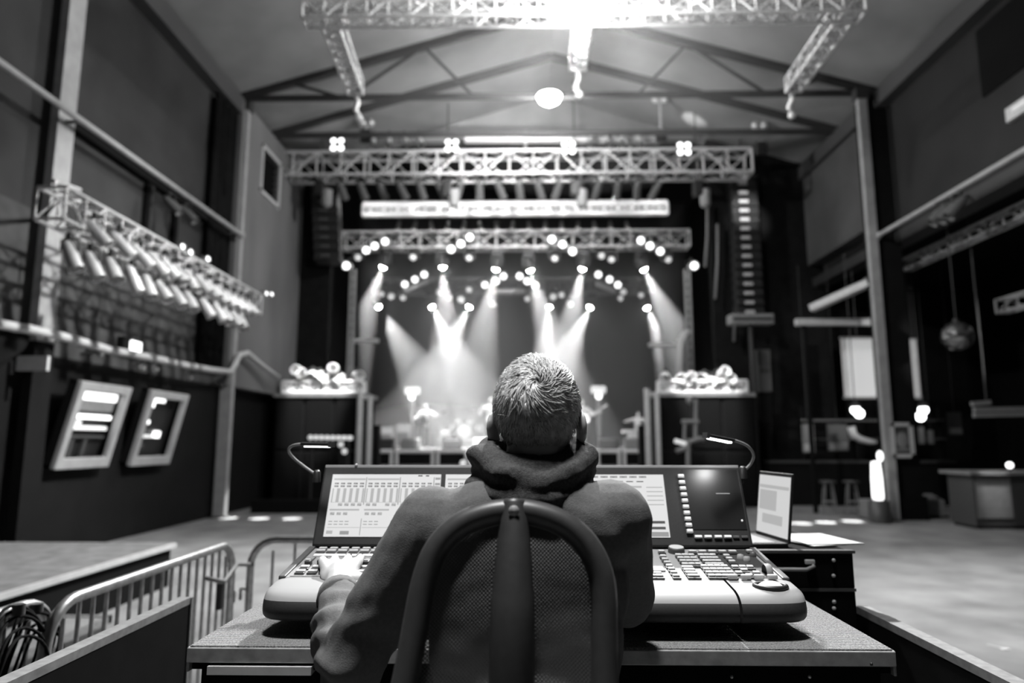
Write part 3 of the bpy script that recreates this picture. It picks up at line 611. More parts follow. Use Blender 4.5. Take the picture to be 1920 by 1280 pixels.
# right of the stage: dim rack shelves, boxes
for k, (x0, y0, x1, y1, Yz, m, nm, lb) in enumerate(((1370, 588, 1452, 606, 18.1, 'mid', 'shelf_beam', 'dim grey beam beside the lower end of the right line array'), (1418, 655, 1448, 735, 19.2, 'dark', 'rack_case', 'dim upright rack case on the far right of the stage front'))):
    a, b = at(x0, y0, Yz), at(x1, y1, Yz); t = thing(nm, lb, 'beam' if k == 0 else 'case', (a+b)/2); MB().span((a.x, Yz, b.z), (b.x, Yz+.4, a.z)).build('body', m, t, bevel=.02); MB().span((a.x+.05, Yz-.03, (a.z+b.z)/2-.04), (b.x-.05, Yz, (a.z+b.z)/2+.04)).build('rail', 'darksteel', t)
    if k: MB().span((a.x+.02, Yz+.05, 0), (b.x-.02, Yz+.35, b.z)).build('stand', 'blackmatt', t)
    else: MB().tube(((a.x+b.x)/2, Yz+.2, 0), ((a.x+b.x)/2, Yz+.2, b.z), .06, 8).build('post', 'darksteel', t)
# ---- lights and stands
def strobe(px, py, side):
    p = at(px, py, 27.5); t = thing('floor_lamp', 'tall lamp on a stand at the %s of the band' % side, 'lamp', (p.x, 27.5, SZF))
    MB().tube((p.x, 27.5, SZF), (p.x, 27.5, p.z), .09, 8).build('pole', 'mid', t); MB().lathe([(.4, 0), (.38, .04), (0, .05)], 14, (p.x, 27.5, SZF)).build('base', 'black', t)
    MB().box(p+V((0, 0, .1)), (.62, .18, .3)).build('lamp_head', 'e_dim', t, bevel=.06); MB().ball(p+V((0, -.1, -.16)), .13, 12, 8).build('bulb', 'e_lens', t)
strobe(773, 737, 'left'); strobe(1122, 735, 'right')
# performers
def performer(px, yh, yf, Y, label, lean, la, ra, seat=False, costume='stagecloth'):
    """feet at SZF; la and ra are elbow and hand offsets (x, y, z) from the shoulders"""
    f = at(px, yf, Y); B = V((f.x, Y, SZF)); hgt = min(1.85, max(1.2, at(px, yh, Y).z-SZF)); s = hgt/1.78
    t = thing('person', label, 'person', B)
    def P(x, y, z): return B+V((x*s+lean*(z/1.5)*s, y*s, z*s))
    hip, neck, head = P(0, 0, .93), P(0, -.02, 1.47), P(0, -.05, 1.66)
    def body(mb, k, arms=True, legs=True, hd=True):
        mb.chain([hip, P(0, 0, 1.15), P(0, -.01, 1.33)], [.14*s+k, .13*s+k, .15*s+k]); mb.chain([P(-.17, 0, 1.42), P(.17, 0, 1.42)], [.07*s+k]*2)
        if hd:
            mb.chain([P(0, 0, 1.4), neck, P(0, -.03, 1.55)], [.06*s, .055*s, .055*s]); mb.ball(head, (.078*s, .098*s, .115*s)); mb.ball(head+V((0, -.1*s, -.01)), (.014*s, .02*s, .025*s), 8, 6); mb.ball(head+V((0, -.03*s, -.08*s)), (.055*s, .07*s, .05*s))
            for q in (-1, 1): mb.ball(head+V((q*.08*s, 0, 0)), (.012*s, .025*s, .035*s), 8, 6)
        for q, (el, ha) in ((-1, la), (1, ra)):
            sh = P(q*.19, 0, 1.41); e = sh+V(el)*s; h = sh+V(ha)*s
            mb.chain([sh, e, e+(h-e)*(.9 if hd else .8)], [.055*s+k, .044*s+k, .032*s+k])
            if hd:
                d = (h-e).normalized(); mb.ball(h+d*.03*s, (.045*s, .035*s, .05*s), 10, 8)
                for g in range(4): mb.chain([h+d*.05*s+V((0, 0, (g-1.5)*.02*s)), h+d*(.1+.01*(g % 2))*s+V((0, .015*s, (g-1.5)*.022*s))], [.011*s, .009*s], 6)
                mb.chain([h, h+V((.0, -.03, .06))*s], [.013*s, .01*s], 6)
        for q in (-1, 1):
            if hd or legs: mb.chain([P(q*.09, 0, .92), P(q*.12, -.03, .5), P(q*.13, 0, .09)], [.085*s+k, .06*s+k, .045*s+k])
            if hd: mb.chain([P(q*.13, .02, .045), P(q*.15, -.16, .035)], [.045*s, .035*s])
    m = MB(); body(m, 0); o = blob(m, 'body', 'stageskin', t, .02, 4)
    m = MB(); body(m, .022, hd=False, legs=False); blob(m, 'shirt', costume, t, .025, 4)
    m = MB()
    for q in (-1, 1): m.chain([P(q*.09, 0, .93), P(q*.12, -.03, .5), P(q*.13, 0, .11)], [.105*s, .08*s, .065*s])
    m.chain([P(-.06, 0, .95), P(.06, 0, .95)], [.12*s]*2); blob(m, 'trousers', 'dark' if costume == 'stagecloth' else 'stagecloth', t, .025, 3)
    m = MB(); m.ball(head+V((0, .02*s, .03*s)), (.09*s, .1*s, .1*s)); blob(m, 'hair', 'mid', t, .02, 3)
    return t, P, s
def guitar(c, d, m, label, size=1.0):
    c = V(c); d = V(d).normalized(); n = V((0, -1, 0)); n = (n-d*n.dot(d)).normalized(); u = n.cross(d)
    R = Matrix((u, d, n)).transposed(); t = thing('guitar', label, 'guitar', c)
    b = MB(); out = []
    for k in range(36):
        a = 2*math.pi*k/36; r = .19+.05*math.cos(2*a)-.03*math.cos(4*a); out.append((r*math.sin(a)*.95, r*math.cos(a)*1.05))
    vs = [c+R @ V((x*size, y*size, z)) for z in (-.03, .03) for x, y in out]
    b.add(vs, [tuple(range(36))[::-1], tuple(range(36, 72))]+[(k, (k+1) % 36, 36+(k+1) % 36, 36+k) for k in range(36)]); b.build('body', m, t)
    MB().bar(c+d*.1, c+d*.82*size, .06, .05).build('neck', 'pale', t); MB().bar(c+d*.8*size, c+d*1.0*size, .11, .05).build('headstock', m, t); MB().box(c+n*.04-d*.1, (.09, .05, .03), R).build('bridge', 'alu', t)
_, P1, s1 = performer(797, 757, 838, 26.0, 'performer in pale clothes playing a dark guitar, left on the stage', .0, ((-.22, -.08, -.24), (.02, -.3, -.36)), ((.24, -.1, -.12), (.42, -.3, -.1)))
guitar(P1(-.12, -.34, 1.08), (.85, 0, .32), 'wallblack', 'dark guitar held by the performer on the left of the stage')
_, P2, s2 = performer(921, 745, 838, 25.0, 'performer half hidden by the left side of the operator\'s head', 0, ((-.2, -.1, -.2), (-.1, -.3, .05)), ((.2, -.05, -.24), (.1, -.28, -.3)))
_, P3, s3 = performer(1092, 748, 838, 25.0, 'performer with a pale bass half hidden by the right side of the operator\'s head', 0, ((-.22, -.05, -.24), (-.06, -.28, -.36)), ((.26, -.08, -.2), (.44, -.28, -.12)))
guitar(P3(.0, -.33, 1.0), (.83, 0, .52), 'white', 'pale bass guitar held by the performer beside the operator\'s head', 1.05)
_, P4, s4 = performer(1196, 772, 845, 24.0, 'performer with arms spread behind keyboards, right on the stage', .05, ((-.26, -.05, -.06), (-.46, -.12, -.1)), ((.26, -.05, -.1), (.4, -.25, -.18)))
kb = P4(0, -.5, .98); t = thing('keyboard', 'pale keyboard in front of the performer on the right', 'keyboard', (kb.x, kb.y, SZF)); MB().box(kb+V((-.05, 0, -.12)), (1.1, .32, .09)).build('body', 'pale', t, bevel=.01); MB().box(kb+V((-.05, -.05, -.07)), (1.0, .16, .015)).build('keys', 'white', t)
for q in (-1, 1): MB().tube((kb.x-.05-q*.4, kb.y, SZF), (kb.x-.05+q*.4, kb.y, kb.z-.16), .02, 6).build('leg', 'black', t)
# mic stands
for k, (px, y0, Yz) in enumerate(((805, 775, 25.4), (938, 770, 24.4), (1106, 775, 24.4))):
    p = at(px, y0, Yz); t = thing('microphone_stand', 'microphone stand before the performer, %s from the left' % ORD[k], 'microphone', (p.x, Yz, SZF), 'microphone stands on stage'); MB().tube((p.x, Yz, SZF), (p.x, Yz, p.z), .015, 6).build('pole', 'darksteel', t); MB().lathe([(.15, 0), (.14, .03), (0, .04)], 12, (p.x, Yz, SZF)).build('base', 'black', t); MB().capsule(p, p+V((.02, .14, .04)), .03, .022, 8).build('microphone', 'mid', t)
# drum kit on a riser (behind the operator's head and left of it)
dx = at(868, 820, 27.6).x; t = thing('drum_riser', 'pale riser under the drum kit', 'riser', (dx, 28, SZF)); MB().span((dx-1.0, 27.2, SZF), (dx+1.2, 29.2, SZF+.35)).build('deck', 'mid', t, bevel=.02); MB().span((dx-1.0, 27.16, SZF+.28), (dx+1.2, 27.2, SZF+.35)).build('trim', 'alu', t)
dk = thing('drum_kit', 'pale drum kit half in the haze left of the operator\'s head', 'drum kit', (dx, 28, SZF+.35)); ZR = SZF+.35
RY = Matrix.Rotation(math.pi/2, 3, 'X')
b = MB().lathe([(.28, 0), (.28, .4), (.27, .42), (0, .42)], 22, (dx+.05, 28, ZR+.29), RY).build('bass_drum', 'pale', dk); MB().lathe([(.26, .425), (0, .43)], 22, (dx+.05, 28, ZR+.29), RY).build('drumhead', 'white', b)
for xx, yy, zz_, r in ((-.22, 27.9, .72, .15), (.25, 27.9, .72, .16), (.62, 28.1, .5, .2), (-.55, 28.1, .52, .17)):
    MB().lathe([(0, 0), (r, 0), (r, .24), (r-.01, .25), (0, .25)], 18, (dx+xx, yy, ZR+zz_-.2)).build('tom', 'pale', dk); MB().tube((dx+xx, yy, ZR), (dx+xx, yy, ZR+zz_-.2), .02, 6).build('stand_leg', 'alu', dk)
for xx, zz_ in ((-.75, 1.05), (.8, 1.1), (.4, 1.25)):
    MB().lathe([(.22, 0), (.05, .03), (.0, .05)], 18, (dx+xx, 28.2, ZR+zz_)).build('cymbal', 'alu', dk); MB().tube((dx+xx, 28.2, ZR), (dx+xx, 28.2, ZR+zz_), .015, 6).build('stand', 'alu', dk)
# amps and boxes
for k, (x0, x1, y0, y1, Yz, m, lb) in enumerate(((708, 736, 800, 832, 27.5, 'white', 'white cabinet at the far left of the band in the haze'), (742, 768, 795, 830, 27.3, 'pale', 'pale amplifier left of the guitarist'), (826, 842, 806, 830, 27.0, 'pale', 'small pale amplifier right of the guitarist'), (1178, 1212, 812, 838, 23.4, 'pale', 'pale box beside the keyboard on the right of the stage'))):
    a, b = at(x0, y0, Yz), at(x1, y1, Yz); t = thing('amplifier', lb, 'amplifier', ((a.x+b.x)/2, Yz, SZF)); MB().span((a.x, Yz, SZF), (b.x, Yz+.4, a.z)).build('cabinet', m, t, bevel=.03); MB().span((a.x+.06, Yz-.02, SZF+.06), (b.x-.06, Yz-.002, SZF+(a.z-SZF)*.65)).build('grille', 'dark', t); MB().box(((a.x+b.x)/2, Yz+.2, a.z+.02), (.25, .04, .03)).build('handle', 'black', t)
# floor monitors and odd lit lumps at the stage lip
for k, px in enumerate((722, 770, 848, 905, 1140, 1188)):
    p = at(px, 835, SF+.5); t = thing('monitor_wedge', 'floor monitor wedge along the stage lip, %s from the left' % ORD[k], 'speaker', (p.x, SF+.5, SZF), 'floor monitors'); MB().prism([(SF+.2, SZF), (SF+.75, SZF), (SF+.6, SZF+.36), (SF+.32, SZF+.3)], p.x-.3, p.x+.3).build('cabinet', 'mid' if k % 2 else 'black', t, bevel=.02); MB().bar((p.x-.25, SF+.72, SZF+.1), (p.x+.25, SF+.72, SZF+.1), .03, .2).build('grille', 'dark', t)
for k, (px, py) in enumerate(((700, 856), (706, 848), (868, 868), (885, 866), (894, 848), (879, 850), (661, 862), (668, 852))):
    p = at(px, py, 20.6); t = thing('floor_can', 'small bright lamp low before the stage, %s in the list from left to right' % ORD[k] if False else 'small bright lamp on a low stand before the stage, %s from the left' % ORD[sorted([700, 706, 868, 885, 894, 879, 661, 668]).index(px)], 'stage light', (p.x, 20.6, 0), 'low lamps before the stage'); MB().ball(p, .09, 12, 8).build('lens', 'e_dim', t); MB().tube((p.x, 20.6, 0), p, .02, 6).build('stand', 'black', t); MB().box((p.x, 20.6, .02), (.2, .2, .04)).build('base', 'black', t)
# row of small lights on a rail before the left wing, and stand
a, b = at(578, 820, 17.0), at(662, 821, 17.0); t = thing('light_rail', 'low rail with a row of small lit lamps before the left speaker wing', 'light rail', (a.x, 17, 0)); MB().tube(a, b, .05, 8).build('rail', 'pale', t)
for k in range(8): MB().ball(a+(b-a)*((k+.5)/8)+V((0, -.06, 0)), .06, 10, 8).build('lamp', 'key_lit', t)
for f_ in (.1, .9): p = a+(b-a)*f_; MB().tube((p.x, 17, 0), p, .025, 6).build('leg', 'darksteel', t)
for k, (px, py) in enumerate(((639, 833), (646, 846))):
    p = at(px, py, 17.1); t = thing('floor_can', ('upper', 'lower')[k]+' of two small bright lamps under the end of the lit light rail', 'stage light', (p.x, 17.1, 0)); MB().ball(p, .07, 10, 8).build('lens', 'e_dim', t); MB().tube((p.x, 17.1, 0), p, .02, 6).build('stand', 'black', t)
p, q = at(1288, 870, 17.0), at(1288, 790, 17.0); t = thing('boom_stand', 'grey boom stand with crossbar before the right speaker wing', 'stand', (p.x, 17, 0)); MB().tube((p.x, 17, 0), at(1290, 822, 17.0), .06, 8).build('pole', 'mid', t); MB().tube(at(1283, 826, 17.0), at(1284, 790, 17.0), .04, 8).tube(at(1304, 826, 17.0), at(1305, 748, 17.0), .05, 8).build('upright', 'mid', t); MB().tube(at(1278, 790, 17.0), at(1310, 790, 17.0), .05, 8).build('crossbar', 'mid', t); MB().ball(at(1293, 751, 17.0), .09, 10, 8).build('knob', 'mid', t); MB().tube(at(1265, 826, 17.0), at(1286, 832, 17.0), .05, 8).build('lamp', 'key_lit', t); MB().path([at(1268, 846, 17.0), at(1284, 840, 17.0), at(1292, 828, 17.0), at(1312, 822, 17.0), at(1322, 824, 17.0)], .06, 8).build('arm', 'mid', t)
tag(MB().span((-6.4, 16.2, .0), (-4.35, 16.5, .3)).build('floor_ramp', 'blackmatt'), 'low black ramp on the floor before the left speaker wing', 'ramp')
# ---- haze
def hazemat(name, dens, aniso=.2):
    m = bpy.data.materials.new(name); m.use_nodes = True; nt = m.node_tree; nt.nodes.clear()
    o = nt.nodes.new('ShaderNodeOutputMaterial'); v = nt.nodes.new('ShaderNodeVolumeScatter'); v.inputs['Density'].default_value = dens; v.inputs['Anisotropy'].default_value = aniso; v.inputs['Color'].default_value = (1, 1, 1, 1)
    nt.links.new(v.outputs[0], o.inputs['Volume']); return m
hz = MB().span((-5.6, 21.9, SZF+.01), (5.4, 31.9, 9.6)).build('haze', hazemat('stage haze', .035)); tag(hz, 'thin haze filling the stage in which the beams show', 'haze', kind='stuff')
gh = MB().ball(KEY+V((0, 1.2, .3)), (4.2, 3.4, 2.3), 28, 18).build('lamp_haze', hazemat('lamp haze', .006)); tag(gh, 'thin haze glowing around the bright lamp of the overhead truss', 'haze', kind='stuff')
# floor fog: thick low smoke left of the middle
fg = MB(); fg.ball((at(800, 820, 28).x, 28.6, SZF+.3), (3.9, 1.8, 1.5), 24, 14); fo = fg.build('low_fog', hazemat('low fog', .32)); tag(fo, 'thicker low smoke around the band at the left of the stage', 'fog', kind='stuff')
# ================================================================== RIGHT SIDE AISLE
def plate(x0, y0, x1, y1, Y, name, label, cat, m, parts=None):
    a, b = at(x0, y0, Y), at(x1, y1, Y); t = thing(name, label, cat, ((a.x+b.x)/2, Y, b.z)); MB().span((a.x, Y, b.z), (b.x, Y+.04, a.z)).build('sheet', m, t)
    f = MB()
    for lo, hi in (((a.x-.03, Y-.02, a.z-.02), (b.x+.03, Y+.05, a.z+.03)), ((a.x-.03, Y-.02, b.z-.03), (b.x+.03, Y+.05, b.z+.02))): f.span(lo, hi)
    f.build('batten', 'mid', t)
    MB().tube(((a.x+b.x)/2, Y+.03, a.z), ((a.x+b.x)/2, Y+.03, 6.4), .012, 6).build('wire', 'darksteel', t)
    return t
plate(1577, 634, 1646, 745, 17.5, 'white_banner', 'wide blank pale banner left of the slim right column', 'banner', 'white')
plate(1704, 636, 1727, 745, 17.5, 'white_banner', 'narrow blank pale banner right of the black pillar', 'banner', 'pale')
# framed poster on the pillar
a, b = at(1668, 792, 14.95), at(1716, 858, 14.95); t = thing('framed_poster', 'pale framed poster hung on the black pillar', 'poster', ((a.x+b.x)/2, 14.95, b.z)); f = MB(); w = .08
for lo, hi in (((a.x, 14.93, b.z), (b.x, 15.0, b.z+w)), ((a.x, 14.93, a.z-w), (b.x, 15.0, a.z)), ((a.x, 14.93, b.z), (a.x+w, 15.0, a.z)), ((b.x-w, 14.93, b.z), (b.x, 15.0, a.z))): f.span(lo, hi)
f.build('frame', 'pale', t); MB().span((a.x+w, 14.97, b.z+w), (b.x-w, 15.02, a.z-w)).build('print', 'dark', t); c = (a+b)/2; MB().ball(c+V((0, -.0, 0)), (.13, .02, .17), 14, 8).build('motif', 'mid', t); MB().box(c+V((0, -.0, -.2)), (.26, .03, .06)).build('caption_band', 'mid', t)
# pipes and trusses under the balcony
pA = atx(1632, 450, CR-.15); pipe_rail('long grey pipe running from the right column toward the camera', (CR-.15, 6.0, pA.z), (CR-.15, 15.0, pA.z), [((CR-.15, 9.0, pA.z), (XR+.1, 9.0, pA.z)), ((CR-.15, 12.5, pA.z), (XR+.1, 12.5, pA.z))])
for k, (px, py) in enumerate(((1768, 385), (1785, 380), (1800, 372))):
    place('dark', par_dark, atx(px, py, CR-.15)+V((0, 0, .12)), 'small spotlight clamped under the right pipe, %s from the left' % ORD[k], 'stage light', 'spotlights on the right pipe', (-.5, .1, -.6), 1.0)
pT = atx(1700, 497, 9.3); truss('slim lit truss running along the right side aisle', (9.3, 6.2, pT.z), (9.3, pT.y, pT.z), .22, .26, 20, None, .03, m='steelp')
pU = atx(1878, 575, 10.6); truss('short truss end at the right edge of the picture under the balcony', (10.6, 7.0, pU.z), (10.6, pU.y, pU.z), .25, .28, 12, None, .03, m='steelp')
a, b = at(1522, 578, 16.2), at(1630, 530, 15.1); t = thing('brace', 'sloping grey brace running up to the slim right column', 'beam', b); MB().bar(a, b, .2, .16).build('beam', 'pale', t); MB().box(b, (.16, .1, .24)).build('end_plate', 'darksteel', t)
a, b = at(1492, 604, 16.5), at(1650, 608, 16.5); t = thing('cross_beam', 'level grey beam left of the slim right column under the balcony', 'beam', a); MB().bar(a, V((b.x, b.y, a.z)), .14, .16).build('beam', 'pale', t); MB().tube(a+V((.2, 0, 0)), V((a.x+.2, 16.5, 0)), .06, 8).build('post', 'blackmatt', t)
# mirror ball
p = at(1795, 630, 14.0); t = thing('mirror_ball', 'mirror ball hanging under the balcony on the right', 'mirror ball', p)
b = MB(); n = 18
mb_ = b.ball(p, .3, 26, 16); o = b.build('ball', mat('mirror tiles', .35, .12, .9), t); o.data.polygons.foreach_set('use_smooth', [False]*len(o.data.polygons)); MB().tube(p+V((0, 0, .28)), V((p.x, 14, 6.4)), .015, 6).build('wire', 'darksteel', t); MB().tube(p+V((0, 0, .28)), p+V((0, 0, .36)), .06, 10).build('cap', 'darksteel', t)
# bar lamps and back bar
for k, (pts, lb) in enumerate(((((1604, 768), (1611, 775)), 'twin bright bulbs over the bar under the wide pale banner'), (((1731, 768), (1726, 781)), 'twin bright bulbs over the bar right of the framed poster'))):
    p = at(*pts[0], 17.0); t = thing('bar_lamp', lb, 'lamp', p)
    for q in pts: c = at(*q, 17.0); MB().ball(c, .11, 14, 10).build('bulb', 'e_bulb', t)
    MB().tube(p+V((0, .02, .1)), V((p.x, 17.02, 6.4)), .015, 6).build('cord', 'black', t); MB().lathe([(.03, .2), (.12, .1), (.13, .06)], 12, p).build('shade', 'darksteel', t)
t = thing('back_bar', 'dark back bar shelf against the far right wall', 'shelf', at(1640, 880, 18.4)); 
a, b = at(1440, 800, 18.4), at(1800, 955, 18.4)
MB().span((a.x, 18.4, 0), (b.x, 18.9, 1.1)).build('counter', 'wallblack', t); MB().span((a.x, 18.35, 1.1), (b.x, 18.9, 1.16)).build('top', 'dark', t)
for zz_ in (1.7, 2.2): MB().span((a.x+1, 18.7, zz_), (b.x, 18.9, zz_+.05)).build('shelf', 'dark', t)
for xx in (a.x+1, (a.x+b.x)/2, b.x-.1): MB().span((xx, 18.72, 1.16), (xx+.08, 18.9, 2.6)).build('upright', 'blackmatt', t)
for k, (x0, y0, x1, y1, m, nm, lb) in enumerate(((1503, 795, 1529, 848, 'mid', 'wall_poster', 'dim upright poster left of the bar, with a paler foot'), (1550, 795, 1592, 845, 'dark', 'wall_poster', 'dark square poster left of the twin bulbs'), (1722, 800, 1735, 832, 'mid', 'wall_poster', 'small dim card right of the framed poster'), (1740, 806, 1752, 832, 'mid', 'wall_poster', 'smallest dim card beside the right twin bulbs'), (1776, 772, 1806, 815, 'dark', 'wall_poster', 'dim blurred poster at the right of the bar'))):
    a, b = at(x0, y0, 18.2), at(x1, y1, 18.2); t = thing(nm, lb, 'poster', ((a.x+b.x)/2, 18.2, b.z)); MB().span((a.x, 18.2, b.z), (b.x, 18.23, a.z)).build('sheet', m, t); MB().span((a.x+.03, 18.18, b.z+.03), (b.x-.03, 18.2, b.z+(a.z-b.z)*.3)).build('lower_band', 'pale' if k == 0 else 'mid', t)
    MB().tube(((a.x+b.x)/2, 18.22, a.z), ((a.x+b.x)/2, 18.22, 6.4), .01, 5).build('wire', 'darksteel', t)
a = at(1600, 815, 17.6); t = thing('curved_sign', 'pale curved arm of a sign or lamp under the left twin bulbs', 'sign', a); MB().path([at(1596, 800, 17.6), at(1600, 815, 17.6), at(1612, 823, 17.6), at(1630, 828, 17.6), at(1643, 829, 17.6)], [.1, .1, .09, .07, .04], 8).build('arm', 'pale', t); MB().tube(at(1643, 829, 17.6), V((at(1643, 829, 17.6).x, 17.6, 0)), .03, 8).build('post', 'blackmatt', t)
# white lit standing figure-like tube lamp by the pillar
a, b = at(1647, 938, 14.6), at(1644, 866, 14.6); t = thing('tube_lamp', 'bright white standing tube lamp with round top at the foot of the right column', 'lamp', (a.x, 14.6, 0)); MB().lathe([(.0, 0), (.1, .02), (.11, .1), (.105, (b.z-a.z)*.6), (.085, b.z-a.z), (0, b.z-a.z+.02)], 18, (a.x, 14.6, a.z)).build('tube', 'e_tube', t); MB().ball(at(1650, 855, 14.6), (.06, .06, .11), 14, 10).build('top_bulb', 'e_tube', t); MB().lathe([(.22, 0), (.2, a.z), (0, a.z+.01)], 18, (a.x, 14.6, 0)).build('base', 'dark', t)
# bar counter at the right with a lamp on it
a, b = at(1822, 884, 13.6), at(1990, 884, 13.6); t = thing('bar_counter', 'dark bar counter at the right edge, its end panel lit', 'counter', (a.x, 13.6, 0)); MB().span((a.x, 13.6, .05), (b.x, 14.4, a.z-.06)).build('body', 'dark', t); MB().span((a.x-.1, 13.5, a.z-.06), (b.x, 14.5, a.z)).build('top', 'mid', t); MB().span((a.x+.04, 13.58, .2), (a.x+.7, 13.6, a.z-.1)).build('end_panel', 'mid', t); MB().span((a.x, 13.62, 0), (b.x, 14.3, .05)).build('plinth', 'blackmatt', t)
lamp('bar_spot', 'SPOT', (a.x+.2, 12.9, 2.6), 1, .03, (a.x+.36, 13.6, .9), 22, .9)
p = at(1893, 872, 13.9); t = thing('candle_lamp', 'tiny round lit lamp on the bar counter at the right edge', 'lamp', p); MB().ball(p, .06, 12, 8).build('globe', 'e_lens', t); MB().tube(V((p.x, p.y, at(1822, 884, 13.6).z)), p, .025, 8).build('stem', 'darksteel', t)
t = thing('ceiling_rack', 'dim horizontal rack of pipes above the bar counter', 'rack', at(1870, 770, 14.2))
for y0 in (757, 768, 778): a, b = at(1826 if y0 > 757 else 1822, y0, 14.2), at(1990 if y0 > 757 else 1856, y0-3, 14.2); MB().bar(a, b, .09, .09).build('bar', 'mid', t)
p = at(1850, 757, 14.2); MB().tube(p, V((p.x, 14.2, 6.4)), .02, 6).build('hanger', 'darksteel', t)
# stools and table in the aisle
for k, px in enumerate((1556, 1600)):
    p = atz(px, 965, 0); t = thing('bar_stool', 'dark bar stool before the back bar, %s from the left' % ORD[k], 'stool', p, 'bar stools'); MB().lathe([(0, .72), (.18, .72), (.19, .76), (0, .78)], 16, p).build('seat', 'dark', t); MB().path([p+V((.13*math.cos(x*.7), .13*math.sin(x*.7), .3)) for x in range(9)], .012, 6, True).build('footring', 'mid', t)
    for q in range(4): a = q*math.pi/2+.6; MB().tube(p+V((.2*math.cos(a), .2*math.sin(a), 0)), p+V((.1*math.cos(a), .1*math.sin(a), .72)), .015, 6).build('leg', 'mid', t)
for k, (x0, x1, y0, y1, Y, lb) in enumerate(((1630, 1660, 938, 972, 15.0, 'low grey block at the foot of the slim right column'), (1722, 1775, 938, 968, 15.6, 'low grey block right of the black pillar, its top sloping'))):
    a, b = at(x0, y0, Y), at(x1, y1, Y); t = thing('floor_block', lb, 'block', ((a.x+b.x)/2, Y, 0)); MB().prism([(Y, 0), (Y+.5, 0), (Y+.5, a.z+.12*k), (Y, a.z)], a.x, b.x).build('body', 'mid', t, bevel=.02); MB().span((a.x-.02, Y-.02, 0), (b.x+.02, Y+.52, .04)).build('foot', 'black', t)
p = at(1804, 203, 11.0); t = thing('wall_box', 'small pale box on the upper right wall', 'box', p); MB().span((XR-.1, 10.6, p.z-.12), (XR, 11.3, p.z+.12)).build('housing', 'pale', t); MB().span((XR-.13, 10.8, p.z-.04), (XR-.1, 11.1, p.z+.05)).build('cover', 'white', t)
tag(MB().span((XR-.04, 9.5, 7.9), (XR, 11.9, 9.2)).build('wall_hatch', 'blackmatt'), 'black square hatch in the upper right wall', 'hatch')
# painted scuffs on the floor
t = thing('tape_mark', 'short strip of pale tape on the floor at the lower right', 'tape', atz(1868, 1212, 0.0)); p = atz(1850, 1208, .004); q = atz(1885, 1216, .004); MB().bar(p, q, .03, .004).build('strip', 'pale', t); MB().box(q, (.06, .04, .005)).build('fold', 'white', t)
# ================================================================== LEFT PLATFORMS, PANELS, BARRIERS
pc = V((-4.1, 8.15, .48)); t = thing('platform', 'low carpeted platform along the left wall', 'platform', (-5.5, 5, 0)); MB().span((XL+.02, 2.5, .42), (pc.x, pc.y, pc.z)).build('deck', 'deckcarpet', t); MB().span((XL+.02, 2.5, 0), (pc.x-.02, pc.y-.02, .42)).build('skirt', 'blackmatt', t)
e = MB(); e.span((pc.x, 2.5, pc.z-.05), (pc.x+.025, pc.y+.02, pc.z+.004)); e.span((XL+.02, pc.y, pc.z-.05), (pc.x+.02, pc.y+.02, pc.z+.004)); e.build('trim', 'pale', t)
t = thing('platform_step', 'lower grey step in front of the left platform seen through the barrier', 'platform', (-3.8, 4, 0)); MB().span((-4.05, 2.6, .0), (-3.5, 5.9, .2)).build('deck', 'floor', t); e = MB(); e.span((-3.5, 2.6, .15), (-3.47, 5.95, .21)); e.span((-4.05, 5.9, .15), (-3.47, 5.95, .21)); e.build('trim', 'edge', t)
RZ = .45
struct(MB().span((-1.5, -1.2, 0), (1.5, 2.6, RZ)), 'floor', 'deckcarpet', 'raised riser floor under the desk', 'floor')
def side_panel(px, py, sgn, label):
    c = atz(px, py, 1.12); t = thing('riser_panel', label, 'panel', (c.x, 1.6, RZ)); n = c.y
    MB().span((c.x-.02, .1, RZ), (c.x+.02, n, 1.1)).build('board', 'ply', t); MB().span((c.x-.021, .1, 1.1), (c.x+.021, n, 1.122)).build('edge_strip', 'edge', t); MB().span((c.x-.024, n, RZ), (c.x+.024, n+.012, 1.12)).build('end_strip', 'edge' if sgn < 0 else 'ply', t)
side_panel(347, 1120, -1, 'black board with pale top edge at the lower left'); side_panel(1617, 1137, 1, 'black board with pale top edge at the lower right')
def barrier(p, q, label, n):
    p, q = V(p), V(q); t = thing('crowd_barrier', label, 'barrier', (p+q)/2); d = (q-p).normalized(); z = 1.08 if p.x < 1.1 else 1.06; r = .15; R = .021
    top = [p+V((0, 0, .12)), p+V((0, 0, z-r))]+[p+d*(r-r*math.cos(a*math.pi/12))+V((0, 0, z-r+r*math.sin(a*math.pi/12))) for a in range(1, 7)]
    top += [q-d*(r-r*math.cos(a*math.pi/12))+V((0, 0, z-r+r*math.sin(a*math.pi/12))) for a in range(6, 0, -1)]+[q+V((0, 0, z-r)), q+V((0, 0, .12))]
    MB().path(top, R, 12).build('frame', 'galv', t); MB().tube(p+V((0, 0, .18)), q+V((0, 0, .18)), .017, 10).build('bottom_rail', 'galv', t)
    L = (q-p).length
    for k in range(n): x = L*(k+1)/(n+1); c = p+d*x; MB().tube(c+V((0, 0, .18)), c+V((0, 0, z-.005 if r < x < L-r else z-.06)), .0085, 8).build('bar', 'galv', t)
    a, _ = axes(d)
    for e in (p+d*.25, q-d*.25): MB().path([e-a*.3+V((0, 0, .015)), e-a*.25+V((0, 0, .05)), e+V((0, 0, .17)), e+a*.25+V((0, 0, .05)), e+a*.3+V((0, 0, .015))], .016, 8).build('foot', 'galv', t)
    for e, s in ((p, -1), (q, 1)): MB().path([e+V((0, 0, .8)), e+d*s*.05+V((0, 0, .8)), e+d*s*.05+V((0, 0, .74))], .01, 8).build('hook', 'galv', t)
bf, bn = atz(455, 1022, 1.06), atz(88, 1130, 1.08); bx = (bf.x+bn.x)/2
